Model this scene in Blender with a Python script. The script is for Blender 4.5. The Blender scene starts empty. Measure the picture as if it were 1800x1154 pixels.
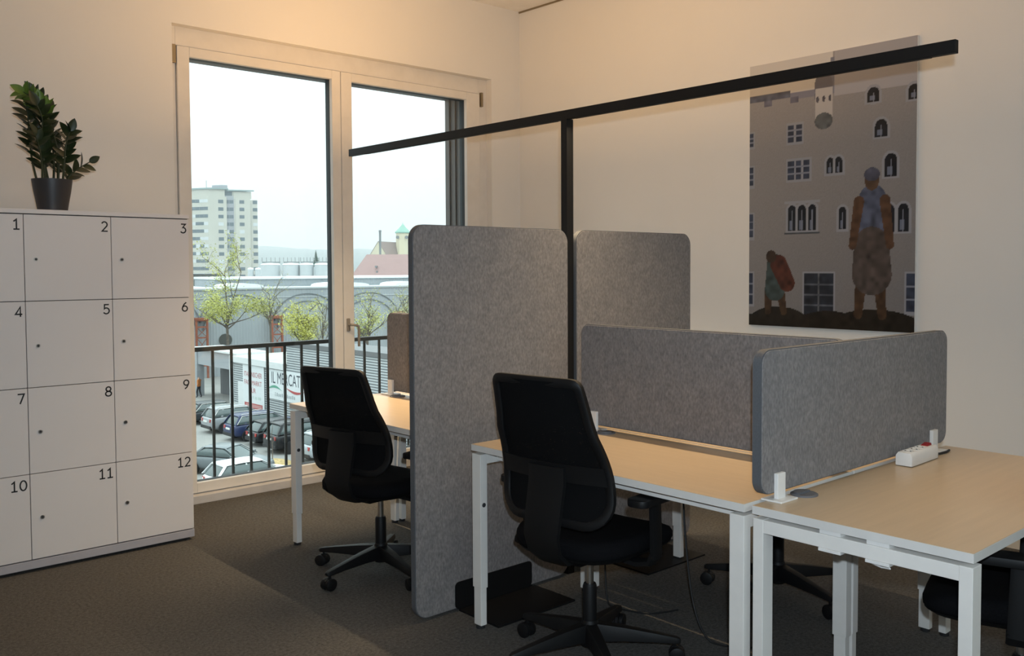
import bpy, bmesh, math, random
import numpy as np
from mathutils import Vector, Matrix

scene = bpy.context.scene
COL = scene.collection
PI = math.pi

# ------------------------------------------------------------------ camera
CAM = Vector((-4.885, -5.578, 1.442))
YAW, PITCH, ROLL = 0.7569, -0.0394, -0.0034
FPX, PPX, PPY = 1618.64, 976.24, 534.4
Fv = Vector((math.sin(YAW) * math.cos(PITCH), math.cos(YAW) * math.cos(PITCH), math.sin(PITCH)))
R0 = Vector((math.cos(YAW), -math.sin(YAW), 0))
U0 = R0.cross(Fv)
Rv = math.cos(ROLL) * R0 + math.sin(ROLL) * U0
Uv = -math.sin(ROLL) * R0 + math.cos(ROLL) * U0
cd = bpy.data.cameras.new('camera')
cd.sensor_width = 36
cd.lens = FPX / 1800 * 36
cd.shift_x = -(PPX - 900) / 1800
cd.shift_y = (PPY - 577) / 1800
cd.clip_start = 0.05
cd.clip_end = 8000
cam = bpy.data.objects.new('camera', cd)
m3 = Matrix((Rv, Uv, -Fv)).transposed()
cam.matrix_world = Matrix.Translation(CAM) @ m3.to_4x4()
COL.objects.link(cam)
scene.camera = cam


def ray(px, py):
    return Fv + Rv * ((px - PPX) / FPX) - Uv * ((py - PPY) / FPX)


def at(px, py, D):
    """point seen at a pixel, D metres along the optical axis"""
    return CAM + ray(px, py) * D


def onz(px, py, z):
    d = ray(px, py)
    return CAM + d * ((z - CAM.z) / d.z)


# ------------------------------------------------------------------ world, lights, exposure
world = bpy.data.worlds.new('overcast_sky')
scene.world = world
world.use_nodes = True
wn, wl = world.node_tree.nodes, world.node_tree.links
bg = wn['Background']
tc = wn.new('ShaderNodeTexCoord')
sx = wn.new('ShaderNodeSeparateXYZ')
wl.new(tc.outputs['Generated'], sx.inputs[0])
mr = wn.new('ShaderNodeMapRange')          # overcast sky: (1 + 2 sin h) / 3
mr.inputs['From Min'].default_value = 0
mr.inputs['From Max'].default_value = 1
mr.inputs['To Min'].default_value = 1.2
mr.inputs['To Max'].default_value = 4.7
wl.new(sx.outputs['Z'], mr.inputs['Value'])
wl.new(mr.outputs[0], bg.inputs['Strength'])
nz = wn.new('ShaderNodeTexNoise')
nz.inputs['Scale'].default_value = 2.2
nz.inputs['Detail'].default_value = 3
wl.new(tc.outputs['Generated'], nz.inputs['Vector'])
rp = wn.new('ShaderNodeValToRGB')
rp.color_ramp.elements[0].position = .3
rp.color_ramp.elements[0].color = (.79, .93, .97, 1)
rp.color_ramp.elements[1].position = .75
rp.color_ramp.elements[1].color = (.90, .97, .98, 1)
wl.new(nz.outputs[0], rp.inputs[0])
wl.new(rp.outputs[0], bg.inputs['Color'])

FLASH_W = 215
LED = {'up_far': 31, 'up_near': 10, 'down_far': 25, 'down_near': 10}
LED_COL = (1.0, .57, .225)
OUT = .84          # reflectance scale of everything out in the overcast daylight
# pop-up flash of the camera (sits a hand's breadth above the lens, beam a little wider than the picture)
fl = bpy.data.lights.new('camera_flash', 'SPOT')
fl.energy = FLASH_W
fl.color = (.74, .88, 1.0)
fl.shadow_soft_size = .018
fl.spot_size = math.radians(125)
fl.spot_blend = 1.0
flo = bpy.data.objects.new('camera_flash', fl)
flo.location = CAM + Vector((0, 0, .10)) + Rv * .03
flo.rotation_euler = ray(1000, 430).to_track_quat('-Z', 'Y').to_euler()
COL.objects.link(flo)

vs = scene.view_settings
vs.view_transform = 'Standard'
vs.look = 'None'
vs.exposure = 0.0
vs.gamma = 1.0
vs.use_curve_mapping = False


# ------------------------------------------------------------------ materials
MATS = {}


def mat(name, col, rough=.6, metal=0.0, spec=.5, noise=None, bump=None, emit=None, alpha=None, coat=0):
    """noise=(scale, amount, stretch) colour variation; bump=(scale, strength, dist)"""
    if name in MATS:
        return MATS[name]
    m = bpy.data.materials.new(name)
    m.use_nodes = True
    n, l = m.node_tree.nodes, m.node_tree.links
    b = n['Principled BSDF']
    b.inputs['Base Color'].default_value = (*col, 1)
    b.inputs['Roughness'].default_value = rough
    b.inputs['Metallic'].default_value = metal
    b.inputs['Specular IOR Level'].default_value = spec
    if coat:
        b.inputs['Coat Weight'].default_value = coat
    t = n.new('ShaderNodeTexCoord')
    if noise is None:
        noise = (9.0, .04, (1, 1, 1))
    sc, amt, st = noise
    mp = n.new('ShaderNodeMapping')
    mp.inputs['Scale'].default_value = st
    l.new(t.outputs['Object'], mp.inputs[0])
    nt = n.new('ShaderNodeTexNoise')
    nt.inputs['Scale'].default_value = sc
    nt.inputs['Detail'].default_value = 5
    nt.inputs['Roughness'].default_value = .6
    l.new(mp.outputs[0], nt.inputs['Vector'])
    cr = n.new('ShaderNodeValToRGB')
    cr.color_ramp.elements[0].position = .3
    cr.color_ramp.elements[1].position = .7
    cr.color_ramp.elements[0].color = (*[c * (1 - amt) for c in col], 1)
    cr.color_ramp.elements[1].color = (*[min(1, c * (1 + amt)) for c in col], 1)
    l.new(nt.outputs[0], cr.inputs[0])
    l.new(cr.outputs[0], b.inputs['Base Color'])
    if bump:
        bs, bst, bd = bump
        n2 = n.new('ShaderNodeTexNoise')
        n2.inputs['Scale'].default_value = bs
        n2.inputs['Detail'].default_value = 3
        l.new(mp.outputs[0], n2.inputs['Vector'])
        bp = n.new('ShaderNodeBump')
        bp.inputs['Strength'].default_value = bst
        bp.inputs['Distance'].default_value = bd
        l.new(n2.outputs[0], bp.inputs['Height'])
        l.new(bp.outputs[0], b.inputs['Normal'])
    if emit:
        b.inputs['Emission Color'].default_value = (*emit[0], 1)
        b.inputs['Emission Strength'].default_value = emit[1]
    if alpha is not None:
        b.inputs['Alpha'].default_value = alpha
    MATS[name] = m
    return m


mat('wall_paint', (.80, .785, .76), .85, spec=.2, noise=(1.3, .012, (1, 1, 1)), bump=(160, .06, .002))
mat('ceiling_paint', (.84, .83, .81), .9, spec=.2, bump=(120, .05, .002))
mat('locker_white', (.80, .755, .74), .5, noise=(2, .015, (1, 1, 1)), bump=(220, .03, .001))
mat('locker_grey', (.46, .44, .47), .5)
mat('seam_dark', (.04, .04, .045), .7)
mat('ink', (.012, .012, .014), .6)
mat('chrome', (.62, .60, .56), .28, metal=1)
mat('handle_metal', (.30, .27, .23), .45, metal=.3)
mat('brass_dark', (.30, .25, .17), .45, metal=.7)
mat('desk_wood', (.56, .43, .29), .33, spec=.45, noise=(3.5, .045, (1, 14, 1)), bump=(260, .02, .0006))
mat('desk_edge', (.72, .695, .66), .45)
mat('white_metal', (.82, .79, .745), .42, bump=(420, .03, .0005))
mat('white_plastic', (.82, .80, .77), .35)
mat('red_plastic', (.30, .012, .015), .3)
mat('black_plastic', (.0055, .0055, .006), .55, spec=.3, bump=(350, .08, .0006))
mat('black_metal', (.006, .006, .0065), .55, spec=.3, bump=(500, .05, .0004))
mat('black_fabric', (.0055, .0055, .0065), .95, spec=.08, noise=(240, .3, (1, 1, 1)), bump=(300, .25, .001))
mat('rubber', (.015, .015, .016), .8)
mat('screen_edge', (.10, .105, .115), .7, noise=(180, .12, (1, 1, 1)))
mat('grommet_grey', (.13, .135, .15), .5)
mat('frame_white', (.74, .715, .68), .45)
mat('gasket', (.018, .02, .022), .6)
mat('outer_reveal', (.075, .062, .058), .55)
mat('rail_metal', (.045, .043, .042), .5, metal=.2)
mat('pot', (.035, .035, .040), .45)
mat('soil', (.03, .02, .014), 1.0, noise=(60, .5, (1, 1, 1)), bump=(80, .8, .01))
mat('leaf_dark', (.020, .034, .012), .35, spec=.5, noise=(30, .3, (1, 1, 1)))
mat('leaf_young', (.13, .22, .03), .4, noise=(30, .25, (1, 1, 1)))
mat('stem_green', (.045, .05, .018), .6)
mat('cable_black', (.012, .012, .012), .6)
mat('sill_grey', (.56, .55, .55), .5)

# carpet: needle felt, dark brown-grey with flecks
m = mat('carpet', (.104, .099, .093), 1.0, spec=.05, noise=(75, .34, (1, 1, 1)), bump=(260, .7, .004))
n, l = m.node_tree.nodes, m.node_tree.links
b = n['Principled BSDF']
t = n.new('ShaderNodeTexCoord')
v2 = n.new('ShaderNodeTexNoise')
v2.inputs['Scale'].default_value = 190
v2.inputs['Detail'].default_value = 2
l.new(t.outputs['Object'], v2.inputs['Vector'])
r2 = n.new('ShaderNodeValToRGB')
r2.color_ramp.elements[0].position = .60
r2.color_ramp.elements[0].color = (0, 0, 0, 1)
r2.color_ramp.elements[1].position = .72
r2.color_ramp.elements[1].color = (1, 1, 1, 1)
l.new(v2.outputs[0], r2.inputs[0])
mx = n.new('ShaderNodeMixRGB')
mx.inputs['Color2'].default_value = (.20, .185, .165, 1)
l.new(r2.outputs[0], mx.inputs['Fac'])
src = b.inputs['Base Color'].links[0].from_socket
l.new(src, mx.inputs['Color1'])
l.new(mx.outputs[0], b.inputs['Base Color'])


def felt(name, stretch):
    """heathered grey felt: fine fibres, longer along the vertical"""
    m = mat(name, (.212, .200, .198), 1.0, spec=.05, noise=(125, .27, stretch), bump=(220, .2, .0008))
    n, l = m.node_tree.nodes, m.node_tree.links
    b = n['Principled BSDF']
    b.inputs['Sheen Weight'].default_value = .15
    t = n.new('ShaderNodeTexCoord')
    a = n.new('ShaderNodeTexNoise')
    a.inputs['Scale'].default_value = 22
    a.inputs['Detail'].default_value = 4
    l.new(t.outputs['Object'], a.inputs['Vector'])
    r = n.new('ShaderNodeValToRGB')
    r.color_ramp.elements[0].position = .35
    r.color_ramp.elements[0].color = (.92, .92, .93, 1)
    r.color_ramp.elements[1].position = .65
    r.color_ramp.elements[1].color = (1.05, 1.04, 1.03, 1)
    l.new(a.outputs[0], r.inputs[0])
    mx = n.new('ShaderNodeMixRGB')
    mx.blend_type = 'MULTIPLY'
    mx.inputs['Fac'].default_value = 1
    s = b.inputs['Base Color'].links[0].from_socket
    l.new(s, mx.inputs['Color1'])
    l.new(r.outputs[0], mx.inputs['Color2'])
    l.new(mx.outputs[0], b.inputs['Base Color'])
    return m


felt('felt', (1, 1, .5))


def glass_mat():
    m = bpy.data.materials.new('window_glass')
    m.use_nodes = True
    n, l = m.node_tree.nodes, m.node_tree.links
    for x in list(n):
        if x.type != 'OUTPUT_MATERIAL':
            n.remove(x)
    out = [x for x in n if x.type == 'OUTPUT_MATERIAL'][0]
    tr = n.new('ShaderNodeBsdfTransparent')
    tr.inputs[0].default_value = (.93, .965, .96, 1)
    gl = n.new('ShaderNodeBsdfGlossy')
    gl.inputs['Roughness'].default_value = 0
    fr = n.new('ShaderNodeFresnel')
    fr.inputs['IOR'].default_value = 1.4
    mi = n.new('ShaderNodeMixShader')
    l.new(fr.outputs[0], mi.inputs[0])
    l.new(tr.outputs[0], mi.inputs[1])
    l.new(gl.outputs[0], mi.inputs[2])
    l.new(mi.outputs[0], out.inputs[0])
    MATS['window_glass'] = m


glass_mat()


def mesh_fabric():
    """woven chair mesh: black threads with small open holes"""
    m = mat('chair_mesh', (.005, .005, .0055), .9, spec=.1)
    n, l = m.node_tree.nodes, m.node_tree.links
    b = n['Principled BSDF']
    t = n.new('ShaderNodeTexCoord')
    w = n.new('ShaderNodeTexVoronoi')
    w.inputs['Scale'].default_value = 420
    l.new(t.outputs['Object'], w.inputs['Vector'])
    r = n.new('ShaderNodeValToRGB')
    r.color_ramp.elements[0].position = .16
    r.color_ramp.elements[0].color = (0, 0, 0, 1)
    r.color_ramp.elements[1].position = .22
    r.color_ramp.elements[1].color = (1, 1, 1, 1)
    l.new(w.outputs['Distance'], r.inputs[0])
    l.new(r.outputs[0], b.inputs['Alpha'])


mesh_fabric()

# outdoors
def omat(name, col, *a_, **k_):
    return mat(name, tuple(c * OUT for c in col), *a_, **k_)


omat('asphalt', (.27, .265, .25), .9, noise=(.35, .12, (1, 1, 1)))
omat('hall_panel', (.36, .39, .41), .7, noise=(.4, .04, (1, 1, .2)))
omat('hall_trim', (.46, .49, .50), .6)
omat('hall_roof', (.78, .82, .84), .6)
omat('rib_grey', (.17, .19, .20), .6)
omat('rust_steel', (.30, .095, .055), .6, noise=(3, .2, (1, 1, 1)))
omat('vent_dark', (.07, .075, .07), .6)
omat('tower_wall', (.56, .545, .48), .8, noise=(.2, .04, (1, 1, 1)))
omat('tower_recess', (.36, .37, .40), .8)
omat('tower_roof', (.28, .36, .36), .6)
omat('tower_glass', (.10, .135, .16), .45)
omat('tower_blind', (.62, .65, .66), .5)
omat('silo', (.60, .64, .66), .4, noise=(.5, .04, (1, 1, 1)))
omat('silo_dark', (.22, .24, .24), .6)
omat('church_wall', (.72, .66, .48), .8)
omat('roof_red', (.34, .205, .19), .8, noise=(.6, .08, (1, 1, 4)))
omat('roof_brown', (.24, .17, .15), .8, noise=(.6, .08, (1, 1, 4)))
omat('copper_green', (.22, .42, .34), .6)
omat('dark_block', (.20, .21, .20), .8)
omat('forest', (.035, .06, .05), .95, noise=(.02, .35, (1, 1, 1)))
omat('foliage_spring', (.50, .51, .15), .7, noise=(.8, .25, (1, 1, 1)))
omat('foliage_bush', (.58, .57, .14), .7, noise=(.8, .25, (1, 1, 1)))
omat('foliage_pale', (.46, .46, .20), .7, noise=(.8, .25, (1, 1, 1)))
omat('conifer_green', (.05, .09, .06), .8)
omat('bark', (.14, .12, .10), .9, noise=(8, .3, (1, 1, 1)))
omat('market_panel_plain', (.36, .38, .40), .7)
omat('market_roof', (.44, .455, .42), .7, noise=(.25, .25, (1, 3, 1)))
omat('market_white', (.70, .72, .72), .6)
omat('gate_dark', (.16, .165, .17), .7)
omat('banner_white', (.72, .75, .76), .6)
omat('banner_red', (.45, .09, .09), .6)
omat('banner_pink', (.55, .28, .27), .6)
omat('banner_green', (.13, .36, .26), .6)
omat('banner_ink', (.06, .07, .09), .6)
omat('banner_grey', (.33, .36, .38), .6)
omat('banner_faded', (.55, .64, .60), .6)
omat('car_glass', (.06, .085, .085), .08, spec=.6)
omat('car_tyre', (.02, .02, .02), .8)
omat('car_rim', (.35, .36, .37), .35, metal=.8)
omat('car_lamp_red', (.40, .025, .02), .25)
omat('car_lamp_clear', (.6, .62, .64), .15)
omat('car_plate', (.75, .75, .72), .5)
omat('car_trim', (.02, .02, .022), .5)
for k, c in dict(car_silver=(.31, .325, .34), car_blue=(.028, .040, .105), car_black=(.010, .011, .014), car_grey=(.16, .18, .19),
                 car_white=(.80, .82, .83), car_dark=(.03, .035, .04), car_light=(.40, .43, .45)).items():
    omat(k, c, .35, spec=.4, coat=.15)


def corrugated():
    m = omat('market_panel', (.40, .42, .43), .55, metal=.2)
    n, l = m.node_tree.nodes, m.node_tree.links
    b = n['Principled BSDF']
    t = n.new('ShaderNodeTexCoord')
    w = n.new('ShaderNodeTexWave')
    w.bands_direction = 'Z'
    w.inputs['Scale'].default_value = 1.9
    l.new(t.outputs['Object'], w.inputs['Vector'])
    r = n.new('ShaderNodeValToRGB')
    r.color_ramp.elements[0].position = .1
    r.color_ramp.elements[0].color = (.165, .18, .195, 1)
    r.color_ramp.elements[1].position = .6
    r.color_ramp.elements[1].color = (.43, .455, .46, 1)
    l.new(w.outputs['Fac'], r.inputs[0])
    l.new(r.outputs[0], b.inputs['Base Color'])
    bp = n.new('ShaderNodeBump')
    bp.inputs['Strength'].default_value = .6
    bp.inputs['Distance'].default_value = .04
    l.new(w.outputs['Fac'], bp.inputs['Height'])
    l.new(bp.outputs[0], b.inputs['Normal'])


corrugated()
for nm in ('hall_panel',):      # fine vertical ribs of the cladding
    m = MATS[nm]
    n, l = m.node_tree.nodes, m.node_tree.links
    t = n.new('ShaderNodeTexCoord')
    w = n.new('ShaderNodeTexWave')
    w.bands_direction = 'X'
    w.inputs['Scale'].default_value = 1.1
    l.new(t.outputs['Object'], w.inputs['Vector'])
    bp = n.new('ShaderNodeBump')
    bp.inputs['Strength'].default_value = .5
    bp.inputs['Distance'].default_value = .05
    l.new(w.outputs['Fac'], bp.inputs['Height'])
    l.new(bp.outputs[0], n['Principled BSDF'].inputs['Normal'])


# ------------------------------------------------------------------ mesh helpers
class MB:
    """collects shapes, builds ONE mesh object"""

    def __init__(s):
        s.v, s.f, s.mi, s.mats = [], [], [], []

    def _m(s, name):
        if name not in s.mats:
            s.mats.append(name)
        return s.mats.index(name)

    def add(s, verts, faces, m=None):
        o = len(s.v)
        s.v += [tuple(p) for p in verts]
        k = s._m(m) if m else 0
        for f in faces:
            s.f.append(tuple(i + o for i in f))
            s.mi.append(k)
        return s

    def box(s, a, b, m=None):
        x0, y0, z0 = [min(p, q) for p, q in zip(a, b)]
        x1, y1, z1 = [max(p, q) for p, q in zip(a, b)]
        return s.add([(x0, y0, z0), (x1, y0, z0), (x1, y1, z0), (x0, y1, z0), (x0, y0, z1), (x1, y0, z1), (x1, y1, z1), (x0, y1, z1)],
                     [(3, 2, 1, 0), (4, 5, 6, 7), (0, 1, 5, 4), (1, 2, 6, 5), (2, 3, 7, 6), (3, 0, 4, 7)], m)

    def hexa(s, bot, top, m=None):
        """two quads (bottom, top), both counter-clockwise from above"""
        return s.add(list(bot) + list(top), [(3, 2, 1, 0), (4, 5, 6, 7), (0, 1, 5, 4), (1, 2, 6, 5), (2, 3, 7, 6), (3, 0, 4, 7)], m)

    def rings(s, rings, m=None, caps=True, closed=True):
        n = len(rings[0])
        vs = [p for r in rings for p in r]
        fs = []
        for i in range(len(rings) - 1):
            for j in range(n if closed else n - 1):
                k = (j + 1) % n
                fs.append((i * n + j, i * n + k, (i + 1) * n + k, (i + 1) * n + j))
        if caps:
            fs.append(tuple(range(n - 1, -1, -1)))
            fs.append(tuple((len(rings) - 1) * n + j for j in range(n)))
        return s.add(vs, fs, m)

    def lathe(s, prof, c=(0, 0, 0), n=20, m=None, axis='z', caps=True):
        rs = []
        for r, h in prof:
            ring = []
            for j in range(n):
                a = 2 * PI * j / n
                p = (r * math.cos(a), r * math.sin(a), h)
                if axis == 'x':
                    p = (p[2], p[0], p[1])
                elif axis == 'y':
                    p = (p[1], p[2], p[0])
                ring.append((c[0] + p[0], c[1] + p[1], c[2] + p[2]))
            rs.append(ring)
        return s.rings(rs, m, caps)

    def tube(s, pts, r, n=8, m=None, closed=False, flat=None, up=None):
        """r number or list; flat=(w,h) gives a rounded-rect-ish elliptical section; up = reference for the section's h axis"""
        pts = [Vector(p) for p in pts]
        N = len(pts)
        rs = []
        prev = None
        for i, p in enumerate(pts):
            if closed:
                t = pts[(i + 1) % N] - pts[i - 1]
            else:
                t = pts[min(i + 1, N - 1)] - pts[max(i - 1, 0)]
            t.normalize()
            if up is not None:
                h = Vector(up) - t * t.dot(Vector(up))
            elif prev is not None:
                h = prev - t * t.dot(prev)
            else:
                h = Vector((0, 0, 1)) - t * t.z
                if h.length < .1:
                    h = Vector((1, 0, 0)) - t * t.x
            h.normalize()
            prev = h
            w = t.cross(h)
            rr = r[i] if isinstance(r, (list, tuple)) else r
            a, b_ = (flat[0] * rr, flat[1] * rr) if flat else (rr, rr)
            ring = []
            for j in range(n):
                q = 2 * PI * (j + .5) / n
                c_, s_ = math.cos(q), math.sin(q)
                if flat:
                    e = .5
                    c_ = math.copysign(abs(c_) ** e, c_)
                    s_ = math.copysign(abs(s_) ** e, s_)
                ring.append(p + w * (a * c_) + h * (b_ * s_))
            rs.append(ring)
        if closed:
            rs.append(rs[0])
        return s.rings(rs, m, caps=not closed)

    def prism(s, poly, h0, h1, axis='z', m=None):
        """extrude a 2-D polygon (ccw) along an axis; axis 'y': poly=(x,z); 'x': poly=(y,z)"""
        n = len(poly)

        def P(p, h):
            return {'z': (p[0], p[1], h), 'y': (p[0], h, p[1]), 'x': (h, p[0], p[1])}[axis]
        vs = [P(p, h0) for p in poly] + [P(p, h1) for p in poly]
        fs = [tuple(range(n - 1, -1, -1)), tuple(range(n, 2 * n))]
        fs += [(i, (i + 1) % n, (i + 1) % n + n, i + n) for i in range(n)]
        return s.add(vs, fs, m)

    def build(s, name, m=None, parent=None, smooth=False, bevel=0, seg=2, sub=0):
        me = bpy.data.meshes.new(name)
        me.from_pydata(s.v, [], s.f)
        names = [m] if m else []
        if s.mats:
            names = s.mats
        for k in names:
            me.materials.append(MATS[k])
        if len(names) > 1:
            me.polygons.foreach_set('material_index', s.mi)
        bm = bmesh.new()
        bm.from_mesh(me)
        bmesh.ops.recalc_face_normals(bm, faces=bm.faces)
        if bevel:
            es = [e for e in bm.edges if len(e.link_faces) == 2 and e.calc_face_angle(0) > .6]
            bmesh.ops.bevel(bm, geom=es, offset=bevel, segments=seg, profile=.6, affect='EDGES', clamp_overlap=True)
        bm.to_mesh(me)
        bm.free()
        if smooth:
            for p in me.polygons:
                p.use_smooth = True
            if smooth != 'all':
                me.set_sharp_from_angle(angle=.7)
        o = bpy.data.objects.new(name, me)
        COL.objects.link(o)
        if parent is not None:
            o.parent = parent
        if sub:
            md = o.modifiers.new('subdivision', 'SUBSURF')
            md.levels = md.render_levels = sub
        return o


def tag(o, label=None, cat=None, group=None, kind=None):
    if label:
        o['label'] = label
    if cat:
        o['category'] = cat
    if group:
        o['group'] = group
    if kind:
        o['kind'] = kind
    return o


def thing(name, label, cat, loc=(0, 0, 0), rz=0, group=None, kind=None):
    o = bpy.data.objects.new(name, None)
    o.empty_display_size = .1
    COL.objects.link(o)
    o.location = loc
    o.rotation_euler = (0, 0, rz)
    return tag(o, label, cat, group, kind)


def copy_tree(o, parent=None):
    c = o.copy()
    COL.objects.link(c)
    if parent is not None:
        c.parent = parent
    for ch in list(o.children):
        copy_tree(ch, c)
    return c


def link_copy(o, parent, loc, rot=None, name=None):
    c = o.copy()
    COL.objects.link(c)
    c.parent = parent
    c.location = loc
    if rot is not None:
        c.rotation_euler = rot
    return c


def text_mesh(body, size, name='text', align='RIGHT', extrude=0.0, shear=0.0, sx=1.0):
    cu = bpy.data.curves.new(name, 'FONT')
    cu.body = body
    cu.size = size
    cu.align_x = align
    cu.align_y = 'TOP'
    cu.extrude = extrude
    cu.shear = shear
    cu.resolution_u = 3
    ob = bpy.data.objects.new(name, cu)
    COL.objects.link(ob)
    dg = bpy.context.evaluated_depsgraph_get()
    me = bpy.data.meshes.new_from_object(ob.evaluated_get(dg))
    bpy.data.objects.remove(ob)
    if sx != 1.0:
        me.transform(Matrix.Diagonal((sx, 1, 1, 1)))
    return me


def rrect(w0, w1, h0, h1, r, n=6):
    """ccw rounded rectangle outline"""
    pts = []
    for cx, cy, a0 in ((w1 - r, h1 - r, 0), (w0 + r, h1 - r, PI / 2), (w0 + r, h0 + r, PI), (w1 - r, h0 + r, 1.5 * PI)):
        for i in range(n + 1):
            a = a0 + PI / 2 * i / n
            pts.append((cx + r * math.cos(a), cy + r * math.sin(a)))
    return pts


# ------------------------------------------------------------------ room shell
RX0, RY0, HC = -6.7, -7.6, 3.473
WX0, WX1, WZ = -2.742, -.292, 2.904      # window opening
tag(MB().box((RX0, RY0, -.12), (0, 0, 0)).build('floor', 'carpet'), 'dark brown-grey needle-felt carpet floor of the office', kind='structure')
tag(MB().box((RX0 - .2, RY0 - .2, HC), (.2, .35, HC + .15)).build('ceiling', 'ceiling_paint'), 'white painted ceiling of the office', kind='structure')
w = MB()
w.box((RX0 - .2, 0, -.12), (WX0, .35, HC))
w.box((WX1, 0, -.12), (.2, .35, HC))
w.box((WX0, 0, WZ), (WX1, .35, HC))
w.box((WX0, 0, -.3), (WX1, .35, 0))
tag(w.build('wall_back', 'wall_paint'), 'off-white wall with the tall window', kind='structure')
tag(MB().box((0, RY0 - .2, -.12), (.2, 0, HC)).build('wall_right', 'wall_paint'), 'off-white wall with the large printed picture', kind='structure')
tag(MB().box((RX0 - .2, RY0 - .2, -.12), (RX0, 0, HC)).build('wall_left', 'wall_paint'), 'off-white side wall behind the camera', kind='structure')
V0, V1, VZ0, VZ1 = -6.4, -1.6, 1.5, 3.25      # unseen window added to the end wall to bring in neutral fill daylight
w = MB()
w.box((RX0, RY0 - .2, -.12), (V0, RY0, HC))
w.box((V1, RY0 - .2, -.12), (0, RY0, HC))
w.box((V0, RY0 - .2, -.12), (V1, RY0, VZ0))
w.box((V0, RY0 - .2, VZ1), (V1, RY0, HC))
tag(w.build('wall_front', 'wall_paint'), 'off-white end wall behind the camera', kind='structure')
fill_win = thing('fill_window', 'wide unseen window added in the end wall behind the camera for fill daylight', None, (0, 0, 0), kind='structure')
w = MB()
VM = (V0 + V1) / 2
for xa, xb, za, zb_ in ((V0, V0 + .08, VZ0, VZ1), (V1 - .08, V1, VZ0, VZ1), (V0 + .08, V1 - .08, VZ0, VZ0 + .08), (V0 + .08, V1 - .08, VZ1 - .08, VZ1), (VM - .04, VM + .04, VZ0 + .08, VZ1 - .08)):
    w.box((xa, RY0 - .13, za), (xb, RY0 - .06, zb_))
w.build('frame', 'frame_white', fill_win)
for xa, xb in ((V0 + .08, VM - .04), (VM + .04, V1 - .08)):
    MB().box((xa, RY0 - .10, VZ0 + .08), (xb, RY0 - .094, VZ1 - .08)).build('pane', 'window_glass', fill_win)
tag(MB().box((-.008, RY0, HC - .012), (0, 0, HC)).build('trim_1', 'brass_dark'), 'thin dark shadow joint between right wall and ceiling', kind='structure')

# window: fixed frame, two casement leaves
win = thing('window_1', 'tall two-leaf white framed window door reaching the floor', None, (0, 0, 0), kind='structure')
FY = .05
f = MB()
f.box((WX0, FY + .012, 0), (-2.700, .13, WZ))
f.box((-.372, FY + .012, 0), (WX1, .13, WZ))
f.box((-2.70, FY + .012, 2.79), (-.372, .13, WZ))
f.box((-2.70, FY + .012, 0), (-.372, .13, .052))
f.build('frame', 'frame_white', win, bevel=.003)
MB().box((WX0 + .01, -.012, 0), (WX1 - .01, FY + .012, .050)).build('threshold', 'sill_grey', win, bevel=.003)
hinges = [(-2.722, 2.735, .018), (-.352, 2.745, .010)]
for hx, hz, hw in hinges:
    hg = MB().box((hx - hw, FY - .012, hz - .055), (hx + hw, FY + .02, hz + .055)).build('hinge', 'brass_dark', win, bevel=.004)
    tag(hg, 'brass coloured hinge cover')
leaves = [(-2.697, -1.5895, -2.622, -1.655), (-1.5845, -.374, -1.502, -.500)]
for li, (x0, x1, g0, g1) in enumerate(leaves):
    zt, zb, gz0, gz1 = 2.786, .056, .118, 2.728
    s = MB()
    ya, yb = FY - .006, FY + .03
    s.box((x0, ya, zb), (g0, yb, zt))
    s.box((g1, ya, zb), (x1, yb, zt))
    s.box((g0, ya, gz1), (g1, yb, zt))
    s.box((g0, ya, zb), (g1, yb, gz0))
    sash = s.build('sash', 'frame_white', win, bevel=.004)
    gk = MB()
    yc, yd = FY + .03, FY + .085
    gk.box((x0 + .02, yc, zb + .01), (g0, yd, zt - .01))
    gk.box((g1, yc, zb + .01), (x1 - .02, yd, zt - .01))
    gk.box((g0, yc, gz1), (g1, yd, zt - .01))
    gk.box((g0, yc, zb + .01), (g1, yd, gz0))
    tag(gk.build('gasket', 'gasket', sash), 'dark outer edge of the leaf')
    MB().box((g0 - .005, FY + .055, gz0 - .005), (g1 + .005, FY + .061, gz1 + .005)).build('pane', 'window_glass', sash)
    if li == 1:
        h = MB()
        h.lathe([(.013, -.02), (.013, 0)], (-1.553, FY - .006, 1.05), 12, axis='y')
        hh = MB().box((-1.566, FY - .018, 1.005), (-1.540, FY - .006, 1.095)).build('handle_plate', 'handle_metal', sash, bevel=.006)
        lv = MB().tube([(-1.553, FY - .018, 1.052), (-1.553, FY - .055, 1.052), (-1.535, FY - .06, 1.050), (-1.51, FY - .06, 1.045), (-1.50, FY - .06, 1.03), (-1.50, FY - .06, .90)], .009, 8)
        tag(lv.build('handle', 'handle_metal', sash, smooth=True), 'metal window handle')

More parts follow.
